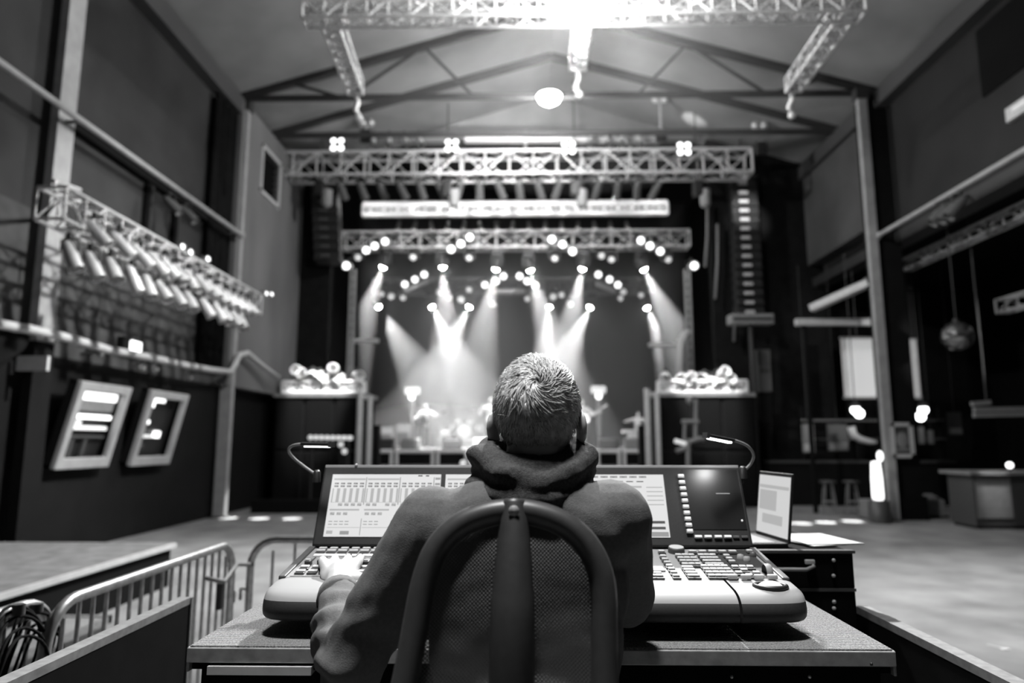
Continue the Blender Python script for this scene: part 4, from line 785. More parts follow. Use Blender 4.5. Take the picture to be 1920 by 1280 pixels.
barrier((bx, bn.y-.05, 0), (bx, 4.0, 0), 'steel crowd barrier running along the left of the desk', 17)
barrier((bx-.09, .75, 0), (bx-.09, bn.y-.02+.12, 0), 'nearer steel crowd barrier cut by the left edge, hung with cables', 15)
barrier((bx+.06, 4.12, 0), (1.1, 4.12, 0), 'steel crowd barrier behind the mixing desk', 20)
bq = atz(1606, 1145, 1.06); barrier((1.15, .75, 0), (1.15, 2.46, 0), 'steel crowd barrier behind the right black board, only its end corner showing', 14)
# black ties on the barrier joint
t = thing('barrier_clamp', 'dark clamp joining the left barrier to the one behind the desk', 'clamp', (bx, 3.9, .9)); p = V((bx, 3.85, .93)); MB().path([p+V((.02, -.2, .02)), p+V((.06, -.08, -.02)), p+V((.05, .1, .04)), p+V((.1, .2, .02))], .012, 8).build('strap', 'mid', t); MB().box(p+V((.03, -.05, -.1)), (.03, .05, .14)).build('buckle', 'black', t, bevel=.01)
# cables hung on the near barrier
for k, (px, py, r) in enumerate(((62, 1215, .115), (25, 1240, .14))):
    c = atx(px, py, bx-.05+k*.03); t = thing('cable_coil', ('larger loop of black cable', 'nearer bundle of black cable')[k]+' hung over the left barrier rail, '+('right one', 'cut by the picture edge')[k], 'cable', c, 'cable coils on the barrier'); random.seed(11+k)
    for j in range(5):
        rr = r*(1+.1*random.uniform(-1, 1)); pts = [c+V((.012*j-.02+.01*math.sin(3*a), rr*math.cos(a), rr*1.25*math.sin(a)-.02*j)) for a in [2*math.pi*q/28 for q in range(28)]]; MB().path(pts, .0055, 6, True).build('loop', 'blackmatt', t)
    MB().tube(c+V((.0, 0, r*1.3)), c+V((.0, 0, r*1.05)), .02, 8).build('tie', 'dark', t)
    if k == 0: MB().tube(c+V((.03, .03, -r*1.2)), c+V((.03, .035, -r*1.9)), .011, 8).build('connector', 'galv', t)
# ================================================================== THE DESK
TZ = 1.208; TX0, TX1, TY0, TY1 = -.735, .79, 1.565, 2.17
tb = thing('desk_table', 'carpet-topped table with aluminium edge under the mixing desk', 'table', (.03, 1.9, RZ))
MB().span((TX0, TY0, TZ-.02), (TX1, TY1, TZ)).build('carpet_top', 'carpet', tb)
e = MB(); e.span((TX0-.004, TY0-.006, TZ-.034), (TX1+.004, TY0, TZ-.003)); e.span((TX0-.006, TY0, TZ-.055), (TX0, TY1, TZ-.003)); e.span((TX1, TY0, TZ-.055), (TX1+.006, TY1, TZ-.003)); e.build('edge_trim', 'edge', tb, bevel=.002)
MB().span((TX0+.005, TY0+.005, TZ-.05), (TX1-.005, TY1, TZ-.02)).build('board', 'ply', tb)
MB().span((TX0+.02, TY0+.02, TZ-.11), (TX1-.02, TY1-.02, TZ-.05)).build('apron', 'ply', tb)
dra, drb = at(397, 1243, TY0+.01), at(589, 1258, TY0+.01); MB().span((dra.x, TY0-.012, drb.z-.002), (drb.x, TY0+.022, dra.z)).build('drawer_rail', 'alu', tb)
for sx in (TX0+.04, TX1-.04):
    for sy in (TY0+.05, TY1-.05): MB().bar((sx, sy, RZ), (sx, sy, TZ-.11), .045, .045, V((0, 1, 0))).build('leg', 'darksteel', tb)
for k, px in enumerate((1372, 1518)): p = at(px, 1268, TY0+.02); MB().ball(p, .004, 8, 6).build('screw', 'alu', tb)
p = at(1665, 1238, TY0-.006); MB().ball(V((TX1-.05, TY0-.006, TZ-.028)), .0035, 8, 6).build('screw', 'black', tb)
# ---- mixing console
CX0, CX1 = -.605, .64
co = thing('lighting_console', 'large lighting desk with three lit touchscreens and rows of keys', 'console', (.017, 1.8, TZ))
zb, zh = 1.318, 1.352; yb, yh = 1.745, 1.985
# palm rest: profile with rounded front, chamfered ends
prof = [(yb, zb), (1.66, 1.309), (1.638, 1.303), (1.622, 1.292), (1.613, 1.276), (1.612, 1.262), (1.618, 1.25), (1.63, 1.244), (yb, 1.244)]
def dense(pts, n=4):
    o = []
    for i in range(len(pts)-1):
        p0, p1, p2, p3 = [V((*pts[j], 0)) for j in (max(i-1, 0), i, i+1, min(i+2, len(pts)-1))]
        for s in range(n): u = s/n; q = .5*((2*p1)+(p2-p0)*u+(2*p0-5*p1+4*p2-p3)*u*u+(3*p1-p0-3*p2+p3)*u**3); o.append((q.x, q.y))
    return o+[pts[-1]]
prof = prof[:1]+dense(prof[1:-1])+prof[-1:]
pm = MB(); xs = [CX0-.012, CX0-.006, CX0+.004, CX0+.018, CX0+.038, CX0+.065, CX0+.1, CX0+.14]; off = [.058, .038, .024, .014, .007, .003, .001, 0]
secs = [(x, o) for x, o in zip(xs, off)]+[(CX1-.32, 0)]; 
def section(x, o): return [V((x, min(y+o*max(0, (yb-y))/(yb-1.612), yb), z+(1.278-z)*min(.3, (o/.058)**2*.3))) for y, z in prof]
def palm(mb, secs):
    n = len(prof); o = len(mb.v); vs = []
    for x, of in secs: vs += section(x, of)
    fs = []
    for i in range(len(secs)-1):
        for k in range(n): fs.append((i*n+k, i*n+(k+1) % n, (i+1)*n+(k+1) % n, (i+1)*n+k))
    fs += [tuple(range(n))[::-1], tuple((len(secs)-1)*n+k for k in range(n))]
    f0 = len(mb.fm); mb.add(vs, fs[:-2], True)
    for i in range(len(fs)-2):
        k = i % n; mb.fm[f0+i] = 0 if (prof[k][1]+prof[(k+1) % n][1])/2 > 1.288 else 1
    mb.m = 1; mb.add(vs[:n], [tuple(range(n))[::-1]]); mb.add(vs[-n:], [tuple(range(n))])
xm = CX1-.155
palm(pm, [(x, o) for x, o in zip(xs, off)]+[(xm-.003, 0)]); pr_ = pm.build('palm_rest', ['palmgrey', 'consoleblack'], co, bevel=.004)
pm = MB(); palm(pm, [(xm+.003, 0)]+[(CX1+.012-(x-xs[0]), o) for x, o in list(zip(xs, off))[::-1]]); tbm = pm.build('trackball_module', ['palmgrey', 'consoleblack'], co, bevel=.004)
ctr = onplane(1455, 1108, V((0, yb, zb)), V((0, -.1, 1)).normalized()); ctr = V((ctr.x, 1.69, 1.309))
MB().path([ctr+V((.036*math.cos(a*.349), .03*math.sin(a*.349), .004)) for a in range(18)], .006, 8, True).build('trackball_ring', 'black', tbm)
MB().ball(ctr+V((0, 0, -.004)), (.032, .027, .02), 20, 12).build('trackball', 'white', tbm)
for k in range(4): MB().box((CX1-.135+k*.032, 1.738, 1.325), (.024, .012, .012)).build('button', 'key', tbm, bevel=.003)
# control surface wedge
pb = MB(); L0 = [(yb, zb), (yh, zh), (yh+.1, zh-.02), (yh+.1, 1.25), (yb, 1.244)]
pb.prism(L0, CX0, CX1); bd = pb.build('chassis', 'consolegrey', co, bevel=.004)
for x0, x1 in ((CX0-.006, CX0+.012), (CX1-.012, CX1+.006)): MB().prism([(yb, zb+.004), (yh, zh+.006), (yh+.1, zh-.015), (yh+.1, 1.246), (yb, 1.242)], x0, x1).build('side_cheek', 'dark', co, bevel=.003)
MB().span((-.5, 1.8, TZ+.002), (.53, 2.06, 1.248)).build('plinth', 'blackmatt', co)
UV = V((0, yh-yb, zh-zb)); UN = V((1, 0, 0)).cross(UV).normalized(); Rs = Matrix((V((1, 0, 0)), UV.normalized(), UN)).transposed(); SL = UV.length
def sp_(x, w, h=0): return V((x, yb, zb))+UV*w+UN*h
NK = [0]
def key(mb, x, w, sx=.017, sy=.012, h=.008): mb.box(sp_(x, w, h/2+.001), (sx, sy, h), Rs)
def keyrow(name, xs_, w, m, sx=.017, sy=.012, h=.008):
    mb = MB()
    for x in xs_: key(mb, x, w, sx, sy, h)
    return mb.build(name, m, co, bevel=.002)
# dark inlay plates
for x0, x1, w0, w1, m in ((CX0+.02, .12, .03, .97, 'consolegrey'), (.50, CX1-.02, .03, .97, 'consoleblack')): MB().box(sp_((x0+x1)/2, (w0+w1)/2, .0005), (x1-x0, SL*(w1-w0), .002), Rs).build('inlay_plate', m, co)
left = [CX0+.04+k*.0305 for k in range(24)]
left = [x for x in left if x < .16]
for w, m, sx, sy, nm in ((.92, 'key', .022, .012, 'key_row'), (.83, 'key', .024, .014, 'key_row'), (.27, 'key', .022, .014, 'key_row'), (.13, 'key', .023, .014, 'key_row')):
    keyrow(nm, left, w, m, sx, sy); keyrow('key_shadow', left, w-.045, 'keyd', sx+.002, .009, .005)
for x0, x1 in ((CX0+.03, -.28), (-.26, .02), (.03, .16)): MB().box(sp_((x0+x1)/2, .71, .002), (x1-x0, .018, .004), Rs).build('label_strip', 'white', co)
sl = MB()
for x in left: sl.box(sp_(x, .48, .002), (.003, .075, .003), Rs)
sl.build('fader_slot', 'keyd', co)
random.seed(4)
for x in left:
    w = .38+random.choice((0, 0, .03, .2)); f = MB().box(sp_(x, w, .008), (.016, .022, .014), Rs).build('fader', 'keyd', co, bevel=.003); MB().box(sp_(x, w, .0155), (.013, .003, .002), Rs).build('fader_line', 'white', f)
def block(px0, py0, px1, py1, cols, rows, m='key', sx=.0165, sy=.0125, skip=()):
    P0 = V((0, yb, zb)); a = onplane(px0, py0, P0, UN); b = onplane(px1, py1, P0, UN); wa, wb = (a.y-yb)/UV.y, (b.y-yb)/UV.y; mb, sh = MB(), MB()
    xa_, xb_ = a.x, b.x
    for i in range(cols):
        for j in range(rows):
            if (i, j) in skip: continue
            x = xa_+(xb_-xa_)*(i/(cols-1) if cols > 1 else 0); w = wa+(wb-wa)*(j/(rows-1) if rows > 1 else 0)
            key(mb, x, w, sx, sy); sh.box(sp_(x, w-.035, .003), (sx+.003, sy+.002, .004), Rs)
    mb.build('key_block', m, co, bevel=.002); sh.build('key_block_shadow', 'keyd', co)  # dark slabs in front of the keys stand in for their shade
block(1243, 1046, 1243, 1064, 1, 4); block(1259, 1070, 1259, 1083, 1, 3)
block(1272, 1044, 1309, 1061, 3, 4); block(1314, 1044, 1351, 1061, 3, 4)
block(1284, 1067, 1305, 1083, 2, 4); block(1320, 1065, 1374, 1083, 4, 4)
block(1298, 1037, 1373, 1037, 5, 1, sx=.021); block(1362, 1045, 1368, 1056, 1, 3); block(1378, 1066, 1406, 1066, 3, 1)
block(1395, 1072, 1395, 1082, 1, 2); block(1385, 1077, 1418, 1077, 3, 1, skip=((1, 0),)); block(1190, 1078, 1236, 1083, 4, 2, sx=.019); block(1240, 1037, 1240, 1037, 1, 1); block(1405, 1036, 1405, 1036, 1, 1)
for px, py, r in ((1210, 1036, .018), (1268, 1035, .022)):
    q = onplane(px, py, V((0, yb, zb)), UN); k = MB().lathe([(r*1.05, 0), (r, .011), (r*.93, .015), (0, .015)], 24, q, Rs).build('dial', 'dark', co); MB().lathe([(r*.9, .0155), (0, .017)], 24, q, Rs).build('dial_cap', 'key', k)
a = onplane(1193, 1052, V((0, yb, zb)), UN); b = onplane(1232, 1074, V((0, yb, zb)), UN); MB().box(sp_((a.x+b.x)/2, ((a.y+b.y)/2-yb)/UV.y, .002), (.085, .075, .004), Rs).build('touchpad', 'palmgrey', co, bevel=.002)
q = onplane(1447, 1078, V((0, yb, zb)), UN); MB().lathe([(.02, -.008), (.022, -.004), (.022, .004), (.02, .008), (0, .008)], 20, q+V((-.01, .0, .006)), Matrix.Rotation(math.pi/2, 3, 'Y')).build('thumb_wheel', 'mid', co)
for k, (px, py) in enumerate(((1388, 1048), (1400, 1052), (1412, 1043))): q = onplane(px, py, V((0, yb, zb)), UN); MB().lathe([(.009, 0), (.008, .012), (0, .013)], 14, q, Rs).build('knob', 'mid' if k < 2 else 'dark', co)
# ---- screen hood
h0 = V((0, yh, zh+.006)); h1 = V((0, yh+.1, 1.578)); HV = (h1-h0); HN = V((1, 0, 0)).cross(HV).normalized(); HU = HV.normalized(); Rh = Matrix((V((1, 0, 0)), HU, HN)).transposed(); HL = HV.length
def hp(x, v, n=0): return V((x, h0.y, h0.z))+HU*v+HN*n
def hx(mb, x0, x1, v0, v1, n0, n1): return mb.box(hp((x0+x1)/2, (v0+v1)/2, (n0+n1)/2), (x1-x0, v1-v0, n1-n0), Rh)
hd = hx(MB(), CX0, CX1, 0, HL, -.045, 0).build('screen_hood', 'consoleblack', co, bevel=.006)
hx(MB(), CX0+.002, CX1-.002, HL-.006, HL+.004, -.04, -.0).build('hood_edge', 'mid', hd, bevel=.002)
def uv_at(px, py): q = onplane(px, py, h0, HN); return q.x, (q-h0).dot(HU)
def screen(x0, x1, v0, v1, seed, name='touchscreen'):
    """a lit touchscreen showing panes of faders, meters and blocks"""
    sc = hx(MB(), x0, x1, v0, v1, .0, .002).build(name, 's_hi', co); rnd = random.Random(seed); W, Hh = x1-x0, v1-v0
    g = {'s_mid': MB(), 's_low': MB(), 's_dk': MB()}
    def r(m, a, b, c, d): hx(g[m], x0+W*a, x0+W*b, v0+Hh*c, v0+Hh*d, .002, .0026)
    if seed in (1, 2):
        for pane in range(3):
            a = .02+pane*.31; b = a+.29
            r('s_mid', a, b, .905, .93) if pane != 2 else None
            for i in range(5):
                u = a+(b-a)*(i+.5)/5; wd = (b-a)/5*.32
                for row in (.845, .80):
                    r('s_low', u-wd, u+wd, row-.012, row+.014); r('s_dk', u-wd*.9, u-wd*.5, row-.008, row+.008); r('s_dk', u+wd*.3, u+wd*.9, row-.01, row+.006)
            r('s_mid', a, b, .535, .765)
            for i in range(5):
                u = a+(b-a)*(i+.5)/5; hx(MB(), x0+W*(u-.018), x0+W*(u+.012), v0+Hh*.54, v0+Hh*.765, .0026, .0032).build('fader_column', 's_hi', sc)
            r('s_low', b+.004, b+.012, .5, .95)
            for row in (.50, .355):
                for i in range(5):
                    if rnd.random() < .15: continue
                    u = a+(b-a)*(i+.5)/5; wd = (b-a)/5*.33; r('s_mid', u-wd, u+wd, row-.022, row+.022); r('s_dk', u-wd*.8, u-wd*.3, row-.004, row+.006); r('s_dk', u+wd*.1, u+wd*.8, row-.016, row-.006)
            r('s_mid', a, a+(b-a)*rnd.uniform(.5, 1), .405, .43)
            r('s_low', b+.004, b+.01, .02, .28); r('s_mid', a, b, .135, .142)
            for row in (.235, .19):
                for i in range(3 if pane else 4):
                    u = a+(b-a)*(i+.5)/6; r('s_low', u-.018, u+.016, row-.008, row+.004)
            r('s_mid', a+.0, a+.055, .04, .09) if pane == 0 else None; r('s_low', a+.12, a+.2, .03, .085) if pane == 0 else None
        for row in (.95, .86, .76, .67): r('s_low', .95, .995, row-.04, row-.005)
        r('s_dk', .79, .83, .965, .985); r('s_dk', .86, .89, .965, .985)
    else:
        for i in range(10): r('s_low', .02+i*.085, .085+i*.085, .945, .975); r('s_dk', .04+i*.085, .06+i*.085, .95, .965)
        for i in range(9): r('s_dk', .04+i*.09, .1+i*.09, .875, .89)
        r('s_mid', .03, .8, .78, .81); r('s_mid', .2, .8, .56, .615); r('s_low', .5, .62, .49, .53); r('s_low', .52, .64, .29, .35); r('s_mid', .25, .42, .31, .34)
        for i in range(8):
            for j in range(5):
                if rnd.random() < .55: r('s_dk', .1+i*.085, .13+i*.085, .04+j*.045, .06+j*.045)
        r('s_dk', .6, .63, .06, .19); r('s_dk', .4, .43, .12, .19); r('s_dk', .83, .97, .21, .25); r('s_dk', .83, .97, .12, .16); r('s_low', .83, .99, .01, .08)
        for j in range(5): r('s_mid', .84, .98, .5+j*.07, .515+j*.07)
    for m, mb in g.items():
        if mb.f: mb.build('screen_print', m, sc)
    return sc
s0 = uv_at(596, 1006); s1 = uv_at(818, 886)
SWD = s1[0]-s0[0]+.0; v0_, v1_ = .027, .027+.183
x0s = CX0+.03; sw = .325
screen(x0s, x0s+sw, v0_, v1_+.004, 1); screen(x0s+sw+.014, x0s+2*sw+.014-.03, v0_, v1_+.004, 2); screen(x0s+2*sw, x0s+3*sw+.01, v0_, v1_+.004, 3)
xg = x0s+3*sw+.045
hx(MB(), xg+.02, CX1-.01, .05, HL-.012, 0, .0015).build('blank_panel', 'gloss', co)
for k in range(10): px, py = 1276+k*1.85, 893+k*11.4; x, v = uv_at(px, py); b = hx(MB(), x-.0095, x+.0095, v-.007, v+.005, 0, .008).build('side_key', 'key', co, bevel=.002); hx(MB(), x-.007, x+.007, v-.002, v+.004, .008, .0088).build('key_light', 'key_lit', b)
for px in (1309, 1327, 1346, 1364): x, v = uv_at(px, 1007); b = hx(MB(), x-.011, x+.011, v-.004, v+.005, 0, .007).build('bottom_key', 'key', co, bevel=.002); hx(MB(), x-.009, x+.009, v-.001, v+.004, .007, .0078).build('key_light', 'key_lit', b)
for px in (1380, 1396): x, v = uv_at(px, 1007); hx(MB(), x-.009, x+.009, v-.004, v+.004, 0, .005).build('bottom_key', 'dark', co, bevel=.002)
x, v = uv_at(1391, 976); MB().ball(hp(x, v, .002), .003, 8, 6).build('indicator', 'key_lit', co)
x, v = uv_at(1355, 925); hx(MB(), x-.02, x+.02, v-.002, v+.001, .0015, .002).build('logo_line', 'mid', co)
x, v = uv_at(668, 872); MB().ball(V((x, h1.y-.0, h1.z+.002)), .005, 8, 6).build('hood_screw', 'key', hd)
# ---- gooseneck desk lamps
def gooseneck(pxs, head, label, on):
    pts = [at(px, py, Yd) for px, py, Yd in pxs]; t = thing('gooseneck_lamp', label, 'lamp', pts[0]); cr = []
    for i in range(len(pts)-1):
        p0, p1, p2, p3 = pts[max(i-1, 0)], pts[i], pts[i+1], pts[min(i+2, len(pts)-1)]
        for s in range(6):
            u = s/6; cr.append(.5*((2*p1)+(p2-p0)*u+(2*p0-5*p1+4*p2-p3)*u*u+(3*p1-p0-3*p2+p3)*u**3))
    cr.append(pts[-1]); MB().path(cr, .0042, 8).build('stem', 'mid', t); MB().lathe([(.012, -.02), (.011, .01), (.006, .016), (0, .016)], 12, pts[0]).build('socket', 'black', t)
    a, b = at(*head[0]), at(*head[1]); MB().bar(a, b, .022, .01).build('head', 'black', t, bevel=.003); d = (b-a)
    MB().bar(a+d*.12-V((0, .0, .0068)), a+d*.92-V((0, 0, .0068)), .016, .005).build('led_strip', on, t); MB().bar(a+d*.94, b+d*.05, .024, .016).build('end_cap', 'dark', t)
    return (a+b)/2
Yd = 2.075
gl = gooseneck(((594, 891, Yd), (571, 875, Yd), (549, 857, Yd-.01), (541, 844, Yd-.03), (549, 835, Yd-.05), (567, 832, Yd-.06)), ((566, 832, Yd-.06), (622, 833, Yd-.08)), 'gooseneck lamp at the left end of the lighting desk', 'e_tube')
gr = gooseneck(((1393, 884, Yd), (1408, 869, Yd), (1413, 853, Yd-.02), (1403, 837, Yd-.04), (1385, 828, Yd-.05), (1372, 825, Yd-.06)), ((1375, 826, Yd-.06), (1324, 816, Yd-.09)), 'brightly lit gooseneck lamp at the right end of the lighting desk', 'e_led')
lamp('desk_lamp_light', 'SPOT', gl-V((0, 0, .012)), .3, .02, gl+V((.03, -.1, -.4)), 130, .6); lamp('desk_lamp_light', 'SPOT', gr-V((0, 0, .012)), 1.2, .02, gr+V((-.03, -.05, -.4)), 140, .6)
# ---- flight case and laptop
cr_ = at(1602, 1030, 2.12); fc = thing('flight_case', 'black flight case right of the desk carrying the laptop', 'case', (.85, 2.35, RZ))
FX0, FX1, FY0, FY1, FZ = .66, cr_.x, 2.24, 2.75, 1.315
FX1 = at(1600, 1040, FY0).x
FZ = at(1560, 1033, FY0).z
MB().span((FX0, FY0, FZ-.115), (FX1, FY1, FZ)).build('lid', 'ply', fc, bevel=.006); MB().span((FX0, FY0, RZ+.02), (FX1, FY1, FZ-.12)).build('body', 'ply', fc, bevel=.006)
e = MB(); e.span((FX0, FY0-.004, FZ-.121), (FX1, FY0, FZ-.112)); e.build('seam_strip', 'dark', fc)
MB().span((FX0, FY0-.006, FZ-.006), (FX1+.004, FY0+.02, FZ+.003)).build('lid_edge', 'dark', fc)
hnd = at(1490, 1062, FY0); MB().path([V((hnd.x-.09, FY0-.012, hnd.z-.006)), V((hnd.x+.03, FY0-.016, hnd.z-.006)), V((hnd.x+.055, FY0-.014, hnd.z+.004)), V((hnd.x+.05, FY0-.004, hnd.z+.014))], .006, 8).build('handle', 'mid', fc)
MB().box(V((hnd.x+.045, FY0-.008, hnd.z+.016)), (.03, .012, .014)).build('latch', 'key', fc, bevel=.003)
for px, py in ((1563, 1050), (1563, 1079), (1564, 1140), (1564, 1128)): q = at(px, py, FY0-.004); MB().ball(q, .006, 10, 6).build('rivet', 'key', fc)
for sx in (FX0+.06, FX1-.06):
    for sy in (FY0+.06, FY1-.06): MB().ball((sx, sy, RZ+.012), .014, 8, 6).build('foot', 'black', fc)
lp = thing('laptop', 'open laptop with a bright page, standing on the flight case', 'laptop', (.83, 2.4, FZ))
A, B = V((*at(1416, 990, 2.55).xy, FZ+.012)), V((*at(1478, 1012, 2.3).xy, FZ+.012)); ex = (B-A).normalized(); W = (B-A).length
nrm = V((-ex.y, ex.x, 0))
if nrm.y > 0: nrm = -nrm
up_ = (V((0, 0, 1))-nrm*.12).normalized(); fn = ex.cross(up_).normalized(); Rl = Matrix((ex, up_, fn)).transposed()
if fn.dot(nrm) < 0: fn = -fn
ht = .22
hL = (at(1447, 892, (A.y+B.y)/2).z-FZ)/up_.z
def lb_(mb, u0, u1, v0, v1, n0, n1): return mb.box((A+B)/2+ex*(u0+u1)/2+up_*(v0+v1)/2+fn*(n0+n1)/2, (u1-u0, v1-v0, abs(n1-n0)), Rl)
lid = lb_(MB(), -W/2, W/2, 0, hL, -.008, 0).build('lid', 'black', lp, bevel=.003); lb_(MB(), -W/2+.008, W/2-.008, .014, hL-.012, 0, .0012).build('screen', 's_lap', lid)
lb_(MB(), -W/2+.015, W/2-.015, hL*.75, hL*.8, .0012, .0016).build('page_band', 's_mid', lid); lb_(MB(), -W/2+.02, W/2-.1, hL*.42, hL*.72, .0012, .0016).build('page_picture', 's_mid', lid); lb_(MB(), -W/2+.05, W/2-.05, hL*.22, hL*.36, .0012, .0016).build('page_block', 's_mid', lid)
Rb = Matrix((ex, nrm, V((0, 0, 1)))).transposed(); MB().box((A+B)/2+nrm*.115+V((0, 0, -.004)), (W, .23, .014), Rb).build('base', 'black', lp, bevel=.003); MB().box((A+B)/2+nrm*.085+V((0, 0, .0035)), (W-.03, .1, .002), Rb).build('keyboard', 'mid', lp)
t = thing('paper', 'white sheets lying on the flight case beside the laptop', 'paper', (.98, 2.45, FZ)); p = at(1522, 1015, 2.45); p.z = FZ+.006
MB().box(p, (.2, .26, .004), Matrix.Rotation(.3, 3, 'Z')).build('sheet', 'white', t); MB().box(p+V((.01, .0, .004)), (.19, .25, .002), Matrix.Rotation(.12, 3, 'Z')).build('sheet', 'white', t)
# ================================================================== CHAIR
CYc = 1.16
out = [(722, 1330), (736, 1275), (752, 1190), (772, 1085), (800, 1015), (845, 968), (900, 943), (962, 934), (1020, 942), (1075, 965), (1118, 1005), (1146, 1060), (1156, 1120), (1157, 1190), (1158, 1275), (1160, 1330)]
ch = thing('office_chair', 'office chair with arched mesh back and central spine', 'chair', (at(960, 1280, 1.16).x, 1.32, RZ))
def cpt(px, py): Yc = CYc-.05*((py-930)/400); return at(px, py, Yc)
ctr2 = (960, 1150)
fr = []
for i, (px, py) in enumerate(out):       # centreline lies half the frame width inside the outline
    dx, dy = ctr2[0]-px, (ctr2[1]-py) if py < 1150 else 0; l = math.hypot(dx, dy); fr.append(cpt(px+dx/l*24, py+dy/l*24))
def smooth_path(pts, n=6):
    o = []
    for i in range(len(pts)-1):
        p0, p1, p2, p3 = pts[max(i-1, 0)], pts[i], pts[i+1], pts[min(i+2, len(pts)-1)]
        for s in range(n):
            u = s/n; o.append(.5*((2*p1)+(p2-p0)*u+(2*p0-5*p1+4*p2-p3)*u*u+(3*p1-p0-3*p2+p3)*u**3))
    return o+[pts[-1]]
frs = smooth_path(fr); MB().path(frs, .021, 12).build('back_frame', 'chairframe', ch)
spn = smooth_path([cpt(964, 938)+V((0, -.004, 0)), cpt(964, 1000)+V((0, -.012, 0)), cpt(962, 1100)+V((0, -.02, 0)), cpt(960, 1220)+V((0, -.02, 0)), cpt(958, 1400)+V((0, .0, 0))])
MB().path(spn, [.019+.016*min(1, i/14) for i in range(len(spn))], 12, flat=None).build('spine', 'chairframe', ch)
q = cpt(964, 954)+V((0, -.031, .0)); MB().lathe([(.009, 0), (.008, .003), (0, .004)], 14, q, Matrix.Rotation(math.pi/2, 3, 'X')).build('bolt', 'mid', ch)
# woven mesh: a real lattice of threads with diamond holes, clipped to the arch
poly = [proj_ for proj_ in [(p.x, p.z) for p in frs]]
def inside(x, z):
    c = False; n = len(poly)
    for i in range(n):
        (x1, z1), (x2, z2) = poly[i], poly[(i+1) % n]
        if (z1 > z) != (z2 > z) and x < (x2-x1)*(z-z1)/(z2-z1)+x1: c = not c
    return c
xs0 = min(p[0] for p in poly); xs1 = max(p[0] for p in poly); zs0 = cpt(960, 1330).z; zs1 = max(p[1] for p in poly)
zt0, zt1 = cpt(960, 1330), cpt(960, 934)
def wp_(x, z):
    f = (z-zt0.z)/(zt1.z-zt0.z); y = zt0.y+(zt1.y-zt0.y)*f; u = (x-(xs0+xs1)/2)/((xs1-xs0)/2); return V((x, y+.02*(1-u*u), z))
wv = MB(); pitch = .0062; tw = .00135
for sgn in (-1, 1):
    n = int((xs1-xs0+zs1-zs0)/pitch)+2
    for k in range(n):
        c0 = (xs0+zs0 if sgn > 0 else xs0-zs1)+k*pitch*1.0; run = []
        steps = 56
        for i in range(steps+1):
            z = zs0+(zs1-zs0)*i/steps; x = c0-z if sgn > 0 else c0+z
            if xs0 < x < xs1 and inside(x, z): run.append((x, z))
            else:
                if len(run) > 1: pts_ = run; o = len(wv.v); wv.add([wp_(x_+e*tw, z_) for x_, z_ in pts_ for e in (-1, 1)], [(2*j, 2*j+1, 2*j+3, 2*j+2) for j in range(len(pts_)-1)])
                run = []
        if len(run) > 1: wv.add([wp_(x_+e*tw, z_) for x_, z_ in run for e in (-1, 1)], [(2*j, 2*j+1, 2*j+3, 2*j+2) for j in range(len(run)-1)])
wo = wv.build('mesh_back', 'chairmesh', ch); so = wo.modifiers.new('t', 'SOLIDIFY'); so.thickness = .0014
cx = (xs0+xs1)/2; SZ = RZ+.48
MB().box((cx, 1.36, SZ-.035), (.46, .44, .07)).build('seat', 'blackmatt', ch, bevel=.03, seg=4); MB().box((cx, 1.34, SZ-.09), (.24, .24, .05)).build('mechanism', 'black', ch, bevel=.01); MB().tube((cx, 1.34, RZ+.09), (cx, 1.34, SZ-.08), .028, 12).build('gas_lift', 'darksteel', ch)
MB().path([spn[-1], V((cx, 1.12, SZ-.08)), V((cx, 1.2, SZ-.1)), V((cx, 1.3, SZ-.09))], .028, 10).build('back_arm', 'chairframe', ch)
for k in range(5):
    a = 2*math.pi*k/5+.3; e = V((cx+.28*math.cos(a), 1.34+.28*math.sin(a), RZ+.07)); MB().bar((cx, 1.34, RZ+.1), e, .05, .03).build('base_leg', 'black', ch, bevel=.006); MB().lathe([(.0, -.02), (.027, -.02), (.027, .02), (0, .02)], 14, (e.x, e.y, RZ+.0275), Matrix.Rotation(math.pi/2, 3, 'Y') @ Matrix.Rotation(a, 3, 'X')).build('caster', 'black', ch)
# ================================================================== THE OPERATOR
pe = thing('person', 'person seen from behind at the desk, grey hair, dark jacket, left hand on keys', 'person', (0, 1.36, SZ))
HC = at(1007, 762, 1.40)
Rhd = Matrix.Rotation(math.radians(-7), 3, 'Z') @ Matrix.Rotation(math.radians(6), 3, 'X')      # local x right, y forward, z up
def hl(x, y, z): return HC+Rhd @ V((x, y, z))
SLs, SRs, NB = at(812, 985, 1.35), at(1148, 972, 1.36), at(1000, 930, 1.37)
EL, WL = at(650, 1250, 1.375), at(634, 1100, 1.70)
ER, WR = at(1172, 1120, 1.56), at(1062, 1062, 1.78)
PV = V((.0, 1.36, SZ+.11))
def torso(mb, k):
    mb.chain([PV, V((.0, 1.35, SZ+.25))], [.135+k, .13+k], 18); mb.ball((.0, 1.36, SZ+.36), (.165+k, .115+k, .19+k), 20, 14); mb.ball((.0, 1.37, SZ+.44), (.18+k, .105+k, .13+k), 20, 14)
    mb.chain([SLs+V((.03, 0, -.02)), NB+V((-.05, 0, -.035)), NB+V((.05, 0, -.035)), SRs+V((-.03, 0, -.02))], [.06+k, .062+k, .062+k, .06+k], 16)
def arm(mb, s, e, w, k, cut=1.0):
    mb.chain([s, s+(e-s)*.5, e], [.056+k, .05+k, .044+k], 14); mb.chain([e, e+(w-e)*.35, e+(w-e)*cut], [.044+k, .046+k, .031+k*.8], 14)
